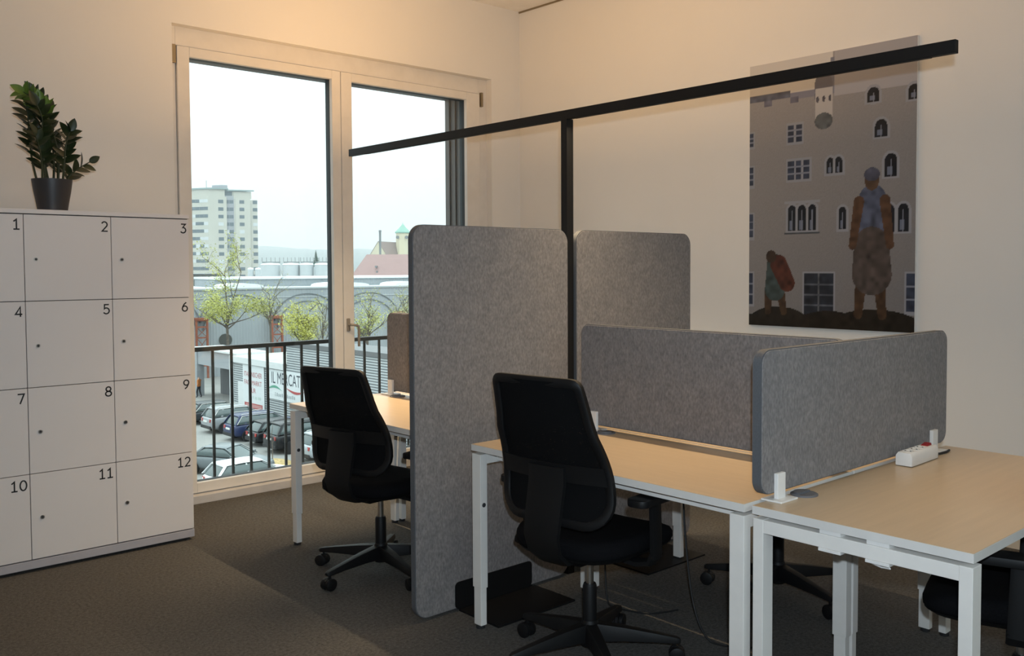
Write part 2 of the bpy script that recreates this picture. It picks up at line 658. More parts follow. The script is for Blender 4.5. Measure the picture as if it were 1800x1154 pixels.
# outer reveal lining and balustrade in front of the window
rv = MB()
rv.box((WX0, .13, 0), (-2.655, .37, WZ))
rv.box((-.465, .13, 0), (WX1, .37, WZ))
rv.box((-2.655, .13, 2.765), (-.465, .37, WZ))
for yy in (.165, .225, .300):
    rv.box((-.478, yy, 0), (-.464, yy + .012, 2.765))
tag(rv.build('trim_2', 'outer_reveal'), 'dark brown metal lining of the outer window reveal', kind='structure')
RLY = .31
rail = thing('balustrade', 'dark metal balustrade with vertical bars outside the window', 'balustrade', (-1.56, RLY, 0))
MB().box((-1.094, -.022, .908), (1.094, .022, .936)).build('handrail', 'rail_metal', rail, bevel=.003)
MB().box((-1.094, -.012, .045), (1.094, .012, .075)).build('bottom_rail', 'rail_metal', rail, bevel=.002)
bar0 = None
for i in range(18):
    bx = -2.527 + .1265 * i - (-1.56)
    if bx > 1.08:
        break
    if bar0 is None:
        bar0 = MB().box((-.0085, -.006, .06), (.0085, .006, .91)).build('bar', 'rail_metal', rail, bevel=.001)
        bar0.location = (bx, 0, 0)
    else:
        link_copy(bar0, rail, (bx, 0, 0))

# ------------------------------------------------------------------ lockers
XL, YL, LW, LH, LZ = -2.9507, -.722, .3875, .4104, .06
LD = .60
cab = thing('locker_cabinet', 'white locker cabinet with twelve numbered doors', 'locker cabinet', (XL - 1.5 * LW, YL + LD / 2, 0))
cx0 = -1.5 * LW
body = MB()
body.box((cx0, -LD / 2 + .020, LZ - .012), (-cx0, LD / 2, LZ + 4 * LH + .002))
body.build('body', 'seam_dark', cab)
MB().box((cx0 - .001, -LD / 2 - .002, LZ + 4 * LH + .003), (-cx0 + .002, LD / 2, LZ + 4 * LH + .024)).build('top_panel', 'locker_white', cab, bevel=.002)
MB().box((cx0, -LD / 2 - .0, .016), (-cx0 + .001, LD / 2, LZ - .004)).build('bottom_panel', 'locker_grey', cab, bevel=.002)
MB().box((cx0 + .02, -LD / 2 + .05, 0), (-cx0 - .02, LD / 2 - .02, .016)).build('plinth', 'seam_dark', cab)
MB().box((-cx0, -LD / 2 + .02, LZ - .004), (-cx0 + .001, LD / 2, LZ + 4 * LH + .003)).build('side_panel', 'locker_white', cab)
gap = .0035
door_me = MB().box((gap / 2, 0, gap / 2), (LW - gap / 2, .019, LH - gap / 2)).build('door', 'locker_white', cab, bevel=.0012)
lk = MB()
lk.lathe([(.0095, -.004), (.0095, .002)], (0, 0, 0), 14, m='chrome', axis='y')
lk.lathe([(.0058, -.0048), (.0058, -.0035)], (0, 0, 0), 12, m='seam_dark', axis='y')
lock0 = lk.build('lock', None, None, smooth=True)


def arc(cx, cy, rx, ry, a0, a1, n_=14):
    return [(cx + rx * math.cos(math.radians(a0 + (a1 - a0) * k / n_)), cy + ry * math.sin(math.radians(a0 + (a1 - a0) * k / n_))) for k in range(n_ + 1)]


STROKES = {     # monoline figures in a box 0.6 wide, 1 high
    '0': [arc(.31, .5, .27, .46, 90, 450, 28)],
    '1': [[(.06, .76), (.30, .95), (.30, .04)], [(.04, .04), (.56, .04)]],
    '2': [arc(.28, .69, .25, .27, 160, -35, 16) + [(.06, .04), (.58, .04)]],
    '3': [[(.07, .96), (.53, .96), (.25, .60)] + arc(.27, .33, .28, .28, 85, -150, 16)],
    '4': [[(.44, .04), (.44, .96), (.03, .28), (.60, .28)]],
    '5': [[(.53, .96), (.12, .96), (.10, .55)] + arc(.27, .34, .28, .29, 115, -150, 16)],
    '6': [[(.47, .96), (.27, .80), (.10, .52)] + arc(.31, .31, .26, .27, 150, 510, 24)],
    '7': [[(.03, .96), (.57, .96), (.22, .04)]],
    '8': [arc(.31, .73, .22, .22, -90, 270, 22), arc(.31, .27, .27, .235, 90, 450, 24)],
    '9': [arc(.31, .69, .26, .27, -30, 330, 24)[::-1] + [(.50, .46), (.36, .20), (.16, .04)]],
}
DIGITS = {}
for ch_, sts in STROKES.items():
    q_ = MB()
    for st_ in sts:
        P = [Vector((x * .050, 0, y * .050)) for x, y in st_]
        rg = []
        for i, p_ in enumerate(P):
            ta = (P[i] - P[i - 1]).normalized() if i else (P[1] - P[0]).normalized()
            tb = (P[i + 1] - P[i]).normalized() if i + 1 < len(P) else ta
            tn = (ta + tb).normalized()
            nn = Vector((-tn.z, 0, tn.x)) * (.0033 / max(.45, tn.dot(tb)))
            rg.append((p_ + nn, p_ - nn))
        vs_ = [v for pr2 in rg for v in pr2]
        q_.add(vs_, [(2 * i, 2 * i + 1, 2 * i + 3, 2 * i + 2) for i in range(len(P) - 1)])
    tmp = q_.build('digit', 'ink')
    DIGITS[ch_] = (tmp.data, .030)
    bpy.data.objects.remove(tmp)
for r in range(4):
    for c in range(3):
        num = r * 3 + c + 1
        loc = (cx0 + c * LW, -LD / 2, LZ + (3 - r) * LH)
        if num == 1:
            d = door_me
            d.location = loc
        else:
            d = link_copy(door_me, cab, loc)
        tag(d, 'locker door number %d' % num)
        if num == 1:
            k = lock0
            k.parent = d
            k.location = (.049, 0, .198)
        else:
            k = link_copy(lock0, d, (.049, 0, .198))
        xo = LW - .014
        for ch_ in reversed(str(num)):
            me, adv = DIGITS[ch_]
            o = bpy.data.objects.new('digit', me)
            COL.objects.link(o)
            o.parent = d
            o.location = (xo - adv, -.0006, LH - .024 - .050)
            xo -= adv + .007

# ------------------------------------------------------------------ desks
ZD, TT = .74, .025


def make_desk(label, loc, L, W, rz=0):
    """origin at the middle on the floor, long axis = local x"""
    t = thing('desk', label, 'desk', loc, rz, 'white framed office desks')
    top = MB()
    h = TT
    x, y = L / 2, W / 2
    top.box((-x, -y, ZD - TT), (x, y, ZD - .0012), 'desk_edge')
    top.box((-x + .001, -y + .001, ZD - .0012), (x - .001, y - .001, ZD), 'desk_wood')
    top.build('tabletop', None, t)
    lx, ly = .052, .035
    first = None
    for sx_ in (-1, 1):
        for sy_ in (-1, 1):
            px, py = sx_ * (x - .002 - lx / 2), sy_ * (y - .002 - ly / 2)
            if first is None:
                lg = MB().box((-lx / 2, -ly / 2, .165), (lx / 2, ly / 2, .703)).build('leg', 'white_metal', t, bevel=.002)
                MB().box((-lx / 2 + .004, -ly / 2 + .003, .014), (lx / 2 - .004, ly / 2 - .003, .17)).build('leg_insert', 'white_metal', lg, bevel=.002)
                MB().lathe([(.018, 0), (.018, .010), (.013, .014)], (0, 0, 0), 12).build('foot', 'rubber', lg)
                MB().lathe([(.009, -.001), (.009, .001)], (sx_ * -lx / 2, 0, .50), 12, axis='x').build('screw', 'seam_dark', lg)
                first = lg
                lg.location = (px, py, 0)
            else:
                lg = copy_tree(first, t)
                lg.location = (px, py, 0)
                lg.rotation_euler = (0, 0, PI if sx_ == 1 else 0)
        bx = sx_ * (x - .002 - lx / 2)
        bm_ = MB().box((bx - lx / 2 + .001, -y + .002 + ly, .663), (bx + lx / 2 - .001, y - .002 - ly, .702))
        bm_.build('end_beam', 'white_metal', t, bevel=.002)
        for yy in (-.07, .07):
            MB().box((bx - lx / 2 + .002, yy - .032, .7025), (bx + lx / 2 - .002, yy + .032, .7148)).build('spacer', 'white_plastic', t, bevel=.001)
            MB().box((bx - lx / 2 - .001, yy - .034, .654), (bx + lx / 2 + .001, yy + .034, .6628)).build('bracket', 'white_plastic', t, bevel=.001)
    for yy in (-y + .10, y - .10):
        MB().box((-x + .06, yy - .018, .672), (x - .06, yy + .018, .700)).build('rail', 'white_metal', t, bevel=.002)
    return t


DX, DW, DL = -2.627, .640, 1.302
D1Y0, D1Y1 = -2.696, -3.998
yc1 = (D1Y0 + D1Y1) / 2
make_desk('desk with the near mesh chair pushed under, left of the long grey screen', (DX + DW / 2, yc1, 0), DL, DW, PI / 2)
make_desk('desk on the picture side of the long low screen', (DX + DW * 1.5 + .008, yc1, 0), DL, DW, PI / 2)
D3Y0, D3Y1 = -4.0215, -4.6638
make_desk('nearest desk, carrying the white power strip', (-2.6206 + DL / 2, (D3Y0 + D3Y1) / 2, 0), DL, D3Y0 - D3Y1, 0)
D4Y0 = -1.1634
yc4 = D4Y0 - DL / 2
make_desk('desk by the window behind the tall grey partition', (-2.6195 + DW / 2, yc4, 0), DL, DW, PI / 2)
make_desk('desk hidden mostly behind the tall partition, facing the window desk', (-2.6195 + DW * 1.5 + .008, yc4, 0), DL, DW, PI / 2)
# cable tie hanging under the nearest desk
tag(MB().tube([(-2.60, -4.372, .664), (-2.595, -4.38, .648), (-2.59, -4.41, .640), (-2.60, -4.44, .645), (-2.60, -4.435, .652), (-2.60, -4.40, .648)], .0022, 6).build('cable_tie', 'white_plastic', smooth=True),
    'loose white cable tie hanging under the nearest desk edge', 'cable tie')


# ------------------------------------------------------------------ felt screens
def felt_screen(name, label, cat, loc, w, h, th, r, rz, z0, group):
    """origin bottom middle of the panel's thickness; faces local -y / +y"""
    t = thing(name, label, cat, loc, rz, group)
    o = rrect(-w / 2, w / 2, z0, z0 + h, r, 8)
    MB().prism(o, -th / 2 + .004, th / 2 - .004, 'y').build('edge_band', 'screen_edge', t, smooth=True)
    i = rrect(-w / 2 + .003, w / 2 - .003, z0 + .003, z0 + h - .003, r - .003, 8)
    for sgn in (-1, 1):
        a, b_ = (-th / 2, -th / 2 + .0045) if sgn < 0 else (th / 2 - .0045, th / 2)
        MB().prism(i, a, b_, 'y').build('felt_panel', 'felt', t, bevel=.0012, seg=1)
    return t


TY = -2.5219
TH = .036
gt = 'tall floor-standing felt partitions'
for lab, x0, x1 in (('tall grey felt partition left of the black light post', -2.7781, -1.9165), ('tall grey felt partition right of the black light post', -1.8623, -1.010)):
    p = felt_screen('partition', lab, 'partition', ((x0 + x1) / 2, TY + TH / 2, 0), x1 - x0, 1.605, TH, .06, 0, .012, gt)
    w2 = (x1 - x0)
    for fx in ((-.055 + .0, .27) if False else (0.0,)):
        fp = MB()
        fp.prism(rrect(-.235, .195, .010, .125, .02, 4), -TH / 2 - .004, -TH / 2, 'y')
        fp.box((-.215, -TH / 2 - .26, 0), (.215, -TH / 2, .008))
        fo = fp.build('foot_plate', 'black_metal', p, bevel=.001)
        fp = MB().box((-.215, TH / 2, 0), (.215, TH / 2 + .22, .008))
        fp.prism(rrect(-.215, .215, .008, .125, .02, 4), TH / 2, TH / 2 + .004, 'y')
        fp.build('foot_plate', 'black_metal', p, bevel=.001)
        pl = MB().box((-.2, -TH / 2, .0), (.2, TH / 2, .012)).build('base_strip', 'black_metal', p)

SB, SH = .761, .434


def clamp(parent, x, side):
    c = MB()
    y0 = side * TH / 2
    c.box((x - .021, y0, ZD + .004), (x + .021, y0 + side * .014, ZD + .082))
    c.box((x - .045, y0 - side * .03, ZD), (x + .045, y0 + side * .042, ZD + .006))
    c.build('clamp', 'white_plastic', parent, bevel=.002)


gl_ = 'low felt desk screens'
ns_ = felt_screen('desk_screen', 'near grey felt desk screen behind the white power strip', 'desk screen', ((-2.5914 - 1.3365) / 2, -4.0339 + TH / 2, 0), 1.255, SH, TH, .045, 0, SB, gl_)
clamp(ns_, -2.505 + 1.96395, -1)
clamp(ns_, -1.462 + 1.96395, -1)
ls = felt_screen('desk_screen', 'long grey felt screen behind the desk with the near chair', 'desk screen', (-2.0455 + TH / 2, (-2.7319 - 3.994) / 2, 0), 1.262, SH, TH, .045, PI / 2, SB, gl_)
clamp(ls, .545, 1)
clamp(ls, -.50, 1)
fs = felt_screen('desk_screen', 'grey felt screen on the far desk by the window', 'desk screen', (-2.0455 + TH / 2, -1.20 - .62, 0), 1.24, SH, TH, .045, PI / 2, SB, gl_)
clamp(fs, .575, 1)
clamp(fs, -.50, 1)
for lab, x, y, a in (('dark oval cable outlet on the nearest desk below the near screen', -2.40, -4.060, 0),
                     ('dark cable outlet on the desk with the near chair', -2.070, -2.905, PI / 2), ('dark cable outlet on the far window desk', -2.075, -1.345, PI / 2)):
    g = thing('cable_outlet', lab, 'cable outlet', (x, y, ZD), a, 'cable outlets in the desktops')
    MB().lathe([(.042, 0), (.042, .004), (.038, .006), (.030, .0045)], (0, 0, 0), 24).build('ring', 'grommet_grey', g, smooth=True)
    MB().prism([(.033 * math.cos(q), .033 * math.sin(q)) for q in [PI * k / 10 for k in range(11)]], .0045, .010).build('flap', 'grommet_grey', g)

# power strip
ps = thing('power_strip', 'white power strip with three sockets and red switch on the nearest desk', 'power strip', (-1.690, -4.084, ZD), .03)
pr_ = []
for x, e in ((-.112, .8), (-.105, 1), (.105, 1), (.112, .8)):
    w_, h_ = .030 * (.9 + .1 * e), .050 * (.9 + .1 * e)
    pr_.append([(x, -w_, .003), (x, w_, .003), (x, w_, h_ - .012), (x, w_ - .008, h_), (x, -w_ + .008, h_), (x, -w_, h_ - .012)])
MB().rings(pr_).build('housing', 'white_plastic', ps, smooth=True, bevel=.002)
for k, x in enumerate((-.078, -.028, .022)):
    so = MB().lathe([(.0195, 0), (.0195, .0012), (.017, .0012), (.016, -.004)], (x, 0, .0501), 20).build('socket', 'white_plastic', ps, smooth=True)
    for yy in (-.0095, .0095):
        MB().lathe([(.0028, 0), (.0028, .0012)], (x, yy, .0509), 8).build('pin_hole', 'seam_dark', so)
tag(MB().hexa([(.058, -.013, .049), (.092, -.013, .049), (.092, .013, .049), (.058, .013, .049)], [(.060, -.012, .053), (.090, -.012, .0585), (.090, .012, .0585), (.060, .012, .053)]).build('switch', 'red_plastic', ps), 'red rocker switch')
MB().tube([(.108, 0, .018), (.14, -.006, .010), (.175, -.008, .0055), (.23, -.012, .0045), (.270, -.006, .0045)], .0042, 8).build('cord', 'cable_black', ps, smooth=True)

# ------------------------------------------------------------------ bench light
bl = thing('bench_light', 'black T-shaped office light: long beam on a slim post between the partitions', 'light', (-1.890, -2.490, 0))
MB().box((-.021, -.020, 0), (.021, .020, 2.128)).build('post', 'black_metal', bl, bevel=.002)
MB().box((-.019, -4.295 + 2.490, 2.1262), (.005, -.588 + 2.490, 2.169)).build('beam', 'black_metal', bl, bevel=.0015)
bp = MB().box((-.022, .020, .0), (.022, .36, .010))
bp.build('base_plate', 'black_metal', bl, bevel=.002)
for sgn in (-1, 1):
    le = MB()
    le.box((-.0165, sgn * .06, 2.1245), (.0025, sgn * 1.72, 2.1262))
    le.build('lens', 'black_plastic', bl)
for nm, key, z, rx, yy in (('uplight', 'up_far', 2.172, PI, .97), ('uplight', 'up_near', 2.172, PI, -.90), ('downlight', 'down_far', 2.1225, 0, .97), ('downlight', 'down_near', 2.1225, 0, -.90)):
    a = bpy.data.lights.new(nm, 'AREA')
    a.shape = 'RECTANGLE'
    a.size = .016
    a.size_y = 1.66
    a.energy = LED[key]
    a.color = LED_COL
    if nm == 'downlight':
        a.color = (1.0, .76, .47)
        a.spread = math.radians(130)
    ao = bpy.data.objects.new(nm, a)
    ao.location = (-.007, yy, z)
    ao.rotation_euler = (rx, 0, 0)
    COL.objects.link(ao)
    ao.parent = bl


# ------------------------------------------------------------------ office chair
def make_chair():
    t = thing('office_chair', 'x', 'chair', (0, 0, 0), 0, 'black mesh-back office chairs')
    # star base
    hub = MB().lathe([(.030, .055), (.033, .06), (.034, .135), (.028, .15)], (0, 0, 0), 18)
    hub.build('hub', 'black_plastic', t, smooth=True)
    l0 = None
    for k in range(5):
        a = 2 * PI * k / 5 + .2
        if l0 is None:
            m_ = MB()
            secs = []
            for x, w_, z0, z1 in ((.02, .030, .075, .140), (.12, .026, .078, .128), (.24, .020, .076, .108), (.318, .017, .072, .094), (.332, .012, .074, .088)):
                secs.append([(x, -w_, z0), (x, w_, z0), (x, w_ * .7, z1), (x, -w_ * .7, z1)])
            m_.rings(secs)
            l0 = m_.build('base_leg', 'black_plastic', t, bevel=.004, smooth=True)
            c_ = MB()
            for s_ in (-1, 1):
                c_.lathe([(.020, s_ * .006), (.029, s_ * .009), (.030, s_ * .016), (.029, s_ * .023), (.022, s_ * .026)], (.318, 0, .030), 16, axis='y')
            c_.lathe([(.006, .028), (.006, .078)], (.312, 0, 0), 8)
            c_.prism([(.29, .030), (.345, .030), (.340, .050), (.318, .062), (.296, .05)], -.006, .006, 'y')
            c_.build('castor', 'black_plastic', l0, smooth=True)
            l0.rotation_euler = (0, 0, a)
        else:
            q = copy_tree(l0, t)
            q.rotation_euler = (0, 0, a)
    MB().lathe([(.026, .13), (.026, .275), (.022, .285)], (0, 0, 0), 16).build('column_sleeve', 'black_plastic', t, smooth=True)
    tag(MB().lathe([(.0145, .27), (.0145, .40)], (0, 0, 0), 14).build('gas_column', 'chrome', t, smooth=True), 'shiny gas spring')
    mech = MB()
    mech.hexa([(-.13, -.06, .385), (.12, -.06, .375), (.12, .06, .375), (-.13, .06, .385)], [(-.17, -.08, .425), (.16, -.10, .425), (.16, .10, .425), (-.17, .08, .425)])
    mech.build('tilt_mechanism', 'black_plastic', t, bevel=.008)
    lev = MB().tube([(.03, -.06, .405), (.03, -.20, .40), (.03, -.235, .395)], [.006, .006, .010], 8)
    lev.build('lever', 'black_plastic', t, smooth=True)
    kn = MB().lathe([(.018, .0), (.020, .01), (.018, .05)], (-.10, .215, .425), 12, axis='y').build('tension_knob', 'black_plastic', t, smooth=True)

    # seat: rounded cushion, waterfall front
    def loop(sc, z, dz_front=0):
        pts = []
        for k in range(32):
            a = 2 * PI * k / 32
            c_, s_ = math.cos(a), math.sin(a)
            e = .55
            x = math.copysign(abs(c_) ** e, c_) * .245 * sc + .022
            y = math.copysign(abs(s_) ** e, s_) * .248 * sc * (1 - .05 * (-c_))
            zz = z - dz_front * max(0, (x - .1) / .17) ** 2 + .012 * (abs(y) / .25) ** 2
            pts.append((x, y, zz))
        return pts
    MB().rings([loop(.80, .418), loop(.94, .424), loop(.985, .436, .006)]).build('seat_pan', 'black_plastic', t, smooth=True)
    MB().rings([loop(.97, .434, .006), loop(1.0, .450, .012), loop(1.0, .472, .02), loop(.965, .490, .028), loop(.86, .499, .03), loop(.6, .497, .02), loop(.25, .494, .0)]).build('seat', 'black_fabric', t, smooth='all')

    # backrest: tapered rounded frame, leaning back
    def bx(z):          # x of the back plane for a height
        u = (z - .55) / .52
        return -.235 - .012 * u - .075 * u * u + .028 * math.sin(min(1, max(0, u * 1.6)) * PI)

    def hw(z):          # half width
        u = (z - .55) / .52
        return .242 + .012 * math.sin(PI * min(1, u * 1.4)) - .050 * u ** 1.3 if u > 0 else .242

    def outline(n_side=14, r_top=.03, r_bot=.10, z0=.555, z1=1.072, inset=0.0):
        pts = []
        zb, zt = z0 + inset, z1 - inset
        rb, rt = max(.02, r_bot - inset), max(.012, r_top - inset * .6)
        for k in range(7):            # bottom right corner
            a = -PI / 2 + PI / 2 * k / 6
            z = zb + rb + rb * math.sin(a)
            pts.append((hw(zb + rb) - inset - rb + rb * math.cos(a), z))
        for k in range(1, n_side):
            z = zb + rb + (zt - rt - zb - rb) * k / n_side
            pts.append((hw(z) - inset, z))
        for k in range(5):
            a = PI / 2 * k / 4
            z = zt - rt + rt * math.sin(a)
            pts.append((hw(zt - rt) - inset - rt + rt * math.cos(a), z))
        left = [(-y, z) for y, z in reversed(pts)]
        return pts + left

    def curve_y(y):      # slight wrap-around
        return .035 * (y / .24) ** 2

    fr = [(bx(z) + curve_y(y), y, z) for y, z in outline(inset=.012)]
    MB().tube(fr, .013, 8, closed=True, flat=(1.25, 1.0), up=(1, 0, 0)).build('back_frame', 'black_plastic', t, smooth=True)

    def sheet(z0, z1, nz, ny, off=0.0, name='mesh_panel', m_='chair_mesh', thick=.003, wf=1.0, mind=.010):
        front, back = [], []
        for i in range(nz + 1):
            z = z0 + (z1 - z0) * i / nz
            h_ = (hw(z) - mind) * wf
            if z < .665:
                d = (.665 - z) / .10
                h_ = min(h_, hw(.66) - .012 - .10 + .10 * math.sqrt(max(0, 1 - min(1, d) ** 2)))
            for j in range(ny + 1):
                y = -h_ + 2 * h_ * j / ny
                x = bx(z) + curve_y(y) + off
                front.append((x + thick / 2, y, z))
                back.append((x - thick / 2, y, z))
        N = (nz + 1) * (ny + 1)
        fs_ = []
        for i in range(nz):
            for j in range(ny):
                a = i * (ny + 1) + j
                fs_.append((a, a + 1, a + ny + 2, a + ny + 1))
                fs_.append((N + a, N + a + ny + 1, N + a + ny + 2, N + a + 1))
        rim = [i * (ny + 1) for i in range(nz + 1)], [i * (ny + 1) + ny for i in range(nz + 1)], list(range(ny + 1)), [nz * (ny + 1) + j for j in range(ny + 1)]
        for e in rim:
            for p, q in zip(e[:-1], e[1:]):
                fs_.append((p, q, q + N, p + N))
        return MB().add(front + back, fs_).build(name, m_, t, smooth=True)
    sheet(.765, 1.062, 8, 8)
    sheet(.575, .715, 6, 8)
    sheet(.708, .772, 3, 8, -.006, 'back_band', 'black_plastic', .016, 1.0, .014)
    sheet(.600, .700, 4, 8, .022, 'lumbar_pad', 'black_plastic', .014, .72)
    # carrier: from the band down behind the back, then forward below the seat
    pth = [(bx(.74) - .018, 0, .760), (bx(.68) - .024, 0, .70), (bx(.6) - .035, 0, .60), (-.272, 0, .52), (-.255, 0, .46), (-.205, 0, .418), (-.08, 0, .404)]
    MB().tube(pth, [1.0, 1.0, .98, .95, .9, .85, .7], 8, flat=(.082, .013), up=(1, 0, .25)).build('back_carrier', 'black_plastic', t, smooth=True)
    arms = []
    for s_ in (-1, 1):
        ap = MB()
        y = s_ * .292
        ap.tube([(.0, s_ * .12, .412), (.0, s_ * .22, .405), (.0, s_ * .275, .418), (-.002, y, .45)], 1.0, 8, flat=(.030, .012), up=(0, 0, 1))
        ap.tube([(-.002, y, .435), (-.006, y, .55), (-.01, y, .64)], 1.0, 8, flat=(.012, .028), up=(1, 0, 0))
        ar = ap.build('armrest', 'black_plastic', t, smooth=True)
        MB().prism(rrect(-.135, .110, y - .042, y + .042, .03, 5), .636, .662).build('arm_pad', 'black_plastic', ar, bevel=.006, smooth=True)
    return t


chair = make_chair()
chairs = [
    (-2.504, -3.236, .12, .09, 'mesh-back chair at the desk in front of the long screen, nearest to the camera', 1.0),
    (-2.519, -1.860, .24, .38, 'mesh-back chair at the window desk, left of the tall partition', .93),
    (-1.430, -3.340, PI - .15, 0, 'chair beyond the long low screen, only its base showing under the desk', 1.0),
    (-2.020, -4.565, PI / 2 + .30, 0, 'chair at the right edge, pushed under the nearest desk', 1.0),
    (-1.270, -1.750, PI + .2, 0, 'chair behind the tall partition, one armrest showing past it', 1.0),
]
copies = [chair] + [copy_tree(chair) for _ in chairs[1:]]
for c, (x, y, a, star, lab, s_) in zip(copies, chairs):
    c.location = (x, y, 0)
    c.rotation_euler = (0, 0, a)
    c.scale = (1, 1, s_)
    c['label'] = lab
    for q in c.children:
        if q.name.startswith('base_leg'):      # the star turns freely under the seat
            q.rotation_euler[2] += star

# cables on the floor
for lab, pts in (('black cable hanging under the near desk beside the chair base', [(-2.02, -3.28, .66), (-2.03, -3.30, .40), (-2.05, -3.36, .12), (-2.07, -3.46, .006), (-2.02, -3.58, .005), (-1.90, -3.62, .005)]),
                 ('black cable running across the carpet under the near desk', [(-2.02, -2.86, .66), (-2.03, -2.86, .35), (-2.06, -2.9, .05), (-2.07, -2.96, .006), (-2.02, -3.1, .005), (-1.90, -3.16, .005)]),
                 ('black cable hanging from the far window desk to the floor', [(-2.02, -1.62, .66), (-2.04, -1.63, .40), (-2.06, -1.66, .10), (-2.08, -1.72, .006), (-2.04, -1.86, .005), (-1.96, -1.95, .005)])):
    cu = bpy.data.curves.new('c', 'CURVE')
    P = [Vector(p) for p in pts]
    sm = []
    for i in range(len(P) - 1):       # Catmull-Rom
        p0, p1, p2, p3 = P[max(i - 1, 0)], P[i], P[i + 1], P[min(i + 2, len(P) - 1)]
        for k in range(6):
            u = k / 6
            sm.append(.5 * ((2 * p1) + (p2 - p0) * u + (2 * p0 - 5 * p1 + 4 * p2 - p3) * u * u + (3 * p1 - p0 - 3 * p2 + p3) * u ** 3))
    sm.append(P[-1])
    sm = [Vector((p.x, p.y, max(p.z, .005))) for p in sm]
    bpy.data.curves.remove(cu)
    tag(MB().tube(sm, .0042, 6).build('cable', 'cable_black', smooth=True), lab, 'cable', 'black floor cables')

# ------------------------------------------------------------------ potted plant on the lockers
random.seed(5)
PX, PY_, PZ = -3.556, -.56, LZ + 4 * LH + .024
pl = thing('potted_plant', 'dark leafy potted plant in a black pot on top of the lockers', 'plant', (PX, PY_, PZ))
MB().lathe([(.058, .0), (.066, .002), (.073, .045), (.083, .10), (.090, .150), (.0905, .158), (.087, .158), (.084, .140), (.0, .139)], (0, 0, 0), 32, caps=False).build('pot', 'pot', pl, smooth=True)
MB().lathe([(.0, .1395), (.04, .1415), (.083, .1395)], (0, 0, 0), 20, caps=False).build('soil', 'soil', pl, smooth=True)


def leaf_mesh(name, m_):
    mb = MB()
    n_ = 7
    vs_, fs_ = [], []
    for i in range(n_ + 1):
        u = i / n_
        w_ = .29 * math.sin(PI * u ** .8) ** .8 if 0 < u < 1 else 0.0
        z = -.10 * u * u
        vs_ += [(u, -w_, z + .35 * w_), (u, 0, z), (u, w_, z + .35 * w_)]
    for i in range(n_):
        a = i * 3
        fs_ += [(a, a + 1, a + 4, a + 3), (a + 1, a + 2, a + 5, a + 4)]
    mb.add(vs_, fs_)
    me = bpy.data.meshes.new(name)
    me.from_pydata(mb.v, [], mb.f)
    me.materials.append(MATS[m_])
    for p in me.polygons:
        p.use_smooth = True
    return me


LEAF, LEAFY = leaf_mesh('leaf', 'leaf_dark'), leaf_mesh('leaf_young', 'leaf_young')


def zp(zx, zy, dy):
    """stem point from picture offsets (zoomed) to metres around the pot"""
    px, py = zx / 4.272, zy / 4.272 + 120
    return Vector(((px - 92) * .00256, dy, .0 + (370 - py) * .00258))


stems = [
    ([(290, 820, .02), (262, 650, .03), (245, 450, .03), (235, 300, .02), (210, 190, .0)], LEAF, 19, .30),
    ([(335, 810, -.02), (318, 650, -.04), (300, 480, -.05), (305, 330, -.06), (260, 215, -.07)], LEAF, 18, .30),
    ([(440, 820, .0), (445, 600, .0), (400, 390, .0), (350, 260, -.01), (270, 175, -.02), (185, 128, -.03)], LEAFY, 20, .50),
    ([(420, 815, .03), (430, 560, .05), (400, 330, .06), (365, 180, .06), (290, 85, .05)], LEAF, 20, .25),
    ([(470, 820, -.01), (478, 640, -.03), (490, 500, -.04), (520, 395, -.05)], LEAF, 14, .25),
    ([(500, 830, .0), (525, 770, .0), (590, 705, -.01), (695, 632, -.02)], LEAF, 9, .15),
    ([(380, 815, .03), (360, 650, .05), (330, 500, .06), (315, 370, .06)], LEAF, 14, .2),
    ([(450, 815, .03), (455, 700, .04), (440, 520, .05), (420, 400, .06)], LEAF, 14, .2),
    ([(310, 815, -.03), (300, 700, -.05), (270, 560, -.08), (235, 470, -.10)], LEAF, 12, .3),
]
for pts, lm, nl, st in stems:
    P = [zp(*p) for p in pts]
    sm = []
    for i in range(len(P) - 1):
        p0, p1, p2, p3 = P[max(i - 1, 0)], P[i], P[i + 1], P[min(i + 2, len(P) - 1)]
        for k in range(6):
            u = k / 6
            sm.append(.5 * ((2 * p1) + (p2 - p0) * u + (2 * p0 - 5 * p1 + 4 * p2 - p3) * u * u + (3 * p1 - p0 - 3 * p2 + p3) * u ** 3))
    sm.append(P[-1])
    sm[0].z = .135
    N = len(sm)
    so = MB().tube(sm, [.0058 - .004 * i / N for i in range(N)], 6).build('stem', 'stem_green', pl, smooth=True)
    for k in range(nl):
        u = st + (1 - st) * (k // 2 * 2 + .5 * (k % 2)) / nl
        i = min(N - 2, int(u * (N - 1)))
        p = sm[i].lerp(sm[i + 1], u * (N - 1) - i)
        tan = (sm[i + 1] - sm[i]).normalized()
        last = k == nl - 1
        sd = Vector((1, 0, 0)) if k % 2 else Vector((-1, 0, 0))
        sd = (sd - tan * sd.dot(tan)).normalized()
        sd = (sd + Vector((0, random.uniform(-.55, .55), 0))).normalized()
        d = (tan if last else (sd * random.uniform(.65, .95) + tan * random.uniform(.6, 1.0))).normalized()
        nrm = (tan + Vector((random.uniform(-.5, .5), random.uniform(-1.1, -.2), .2)))
        nrm = (nrm - d * nrm.dot(d)).normalized()
        yv = nrm.cross(d)
        L = random.uniform(.066, .088) * (1 - .30 * max(0, u - .6))
        o = bpy.data.objects.new('leaf', lm)
        COL.objects.link(o)
        o.parent = so
        o.matrix_local = Matrix.Translation(p) @ Matrix((d, yv, nrm)).transposed().to_4x4() @ Matrix.Diagonal((L, L, L, 1))


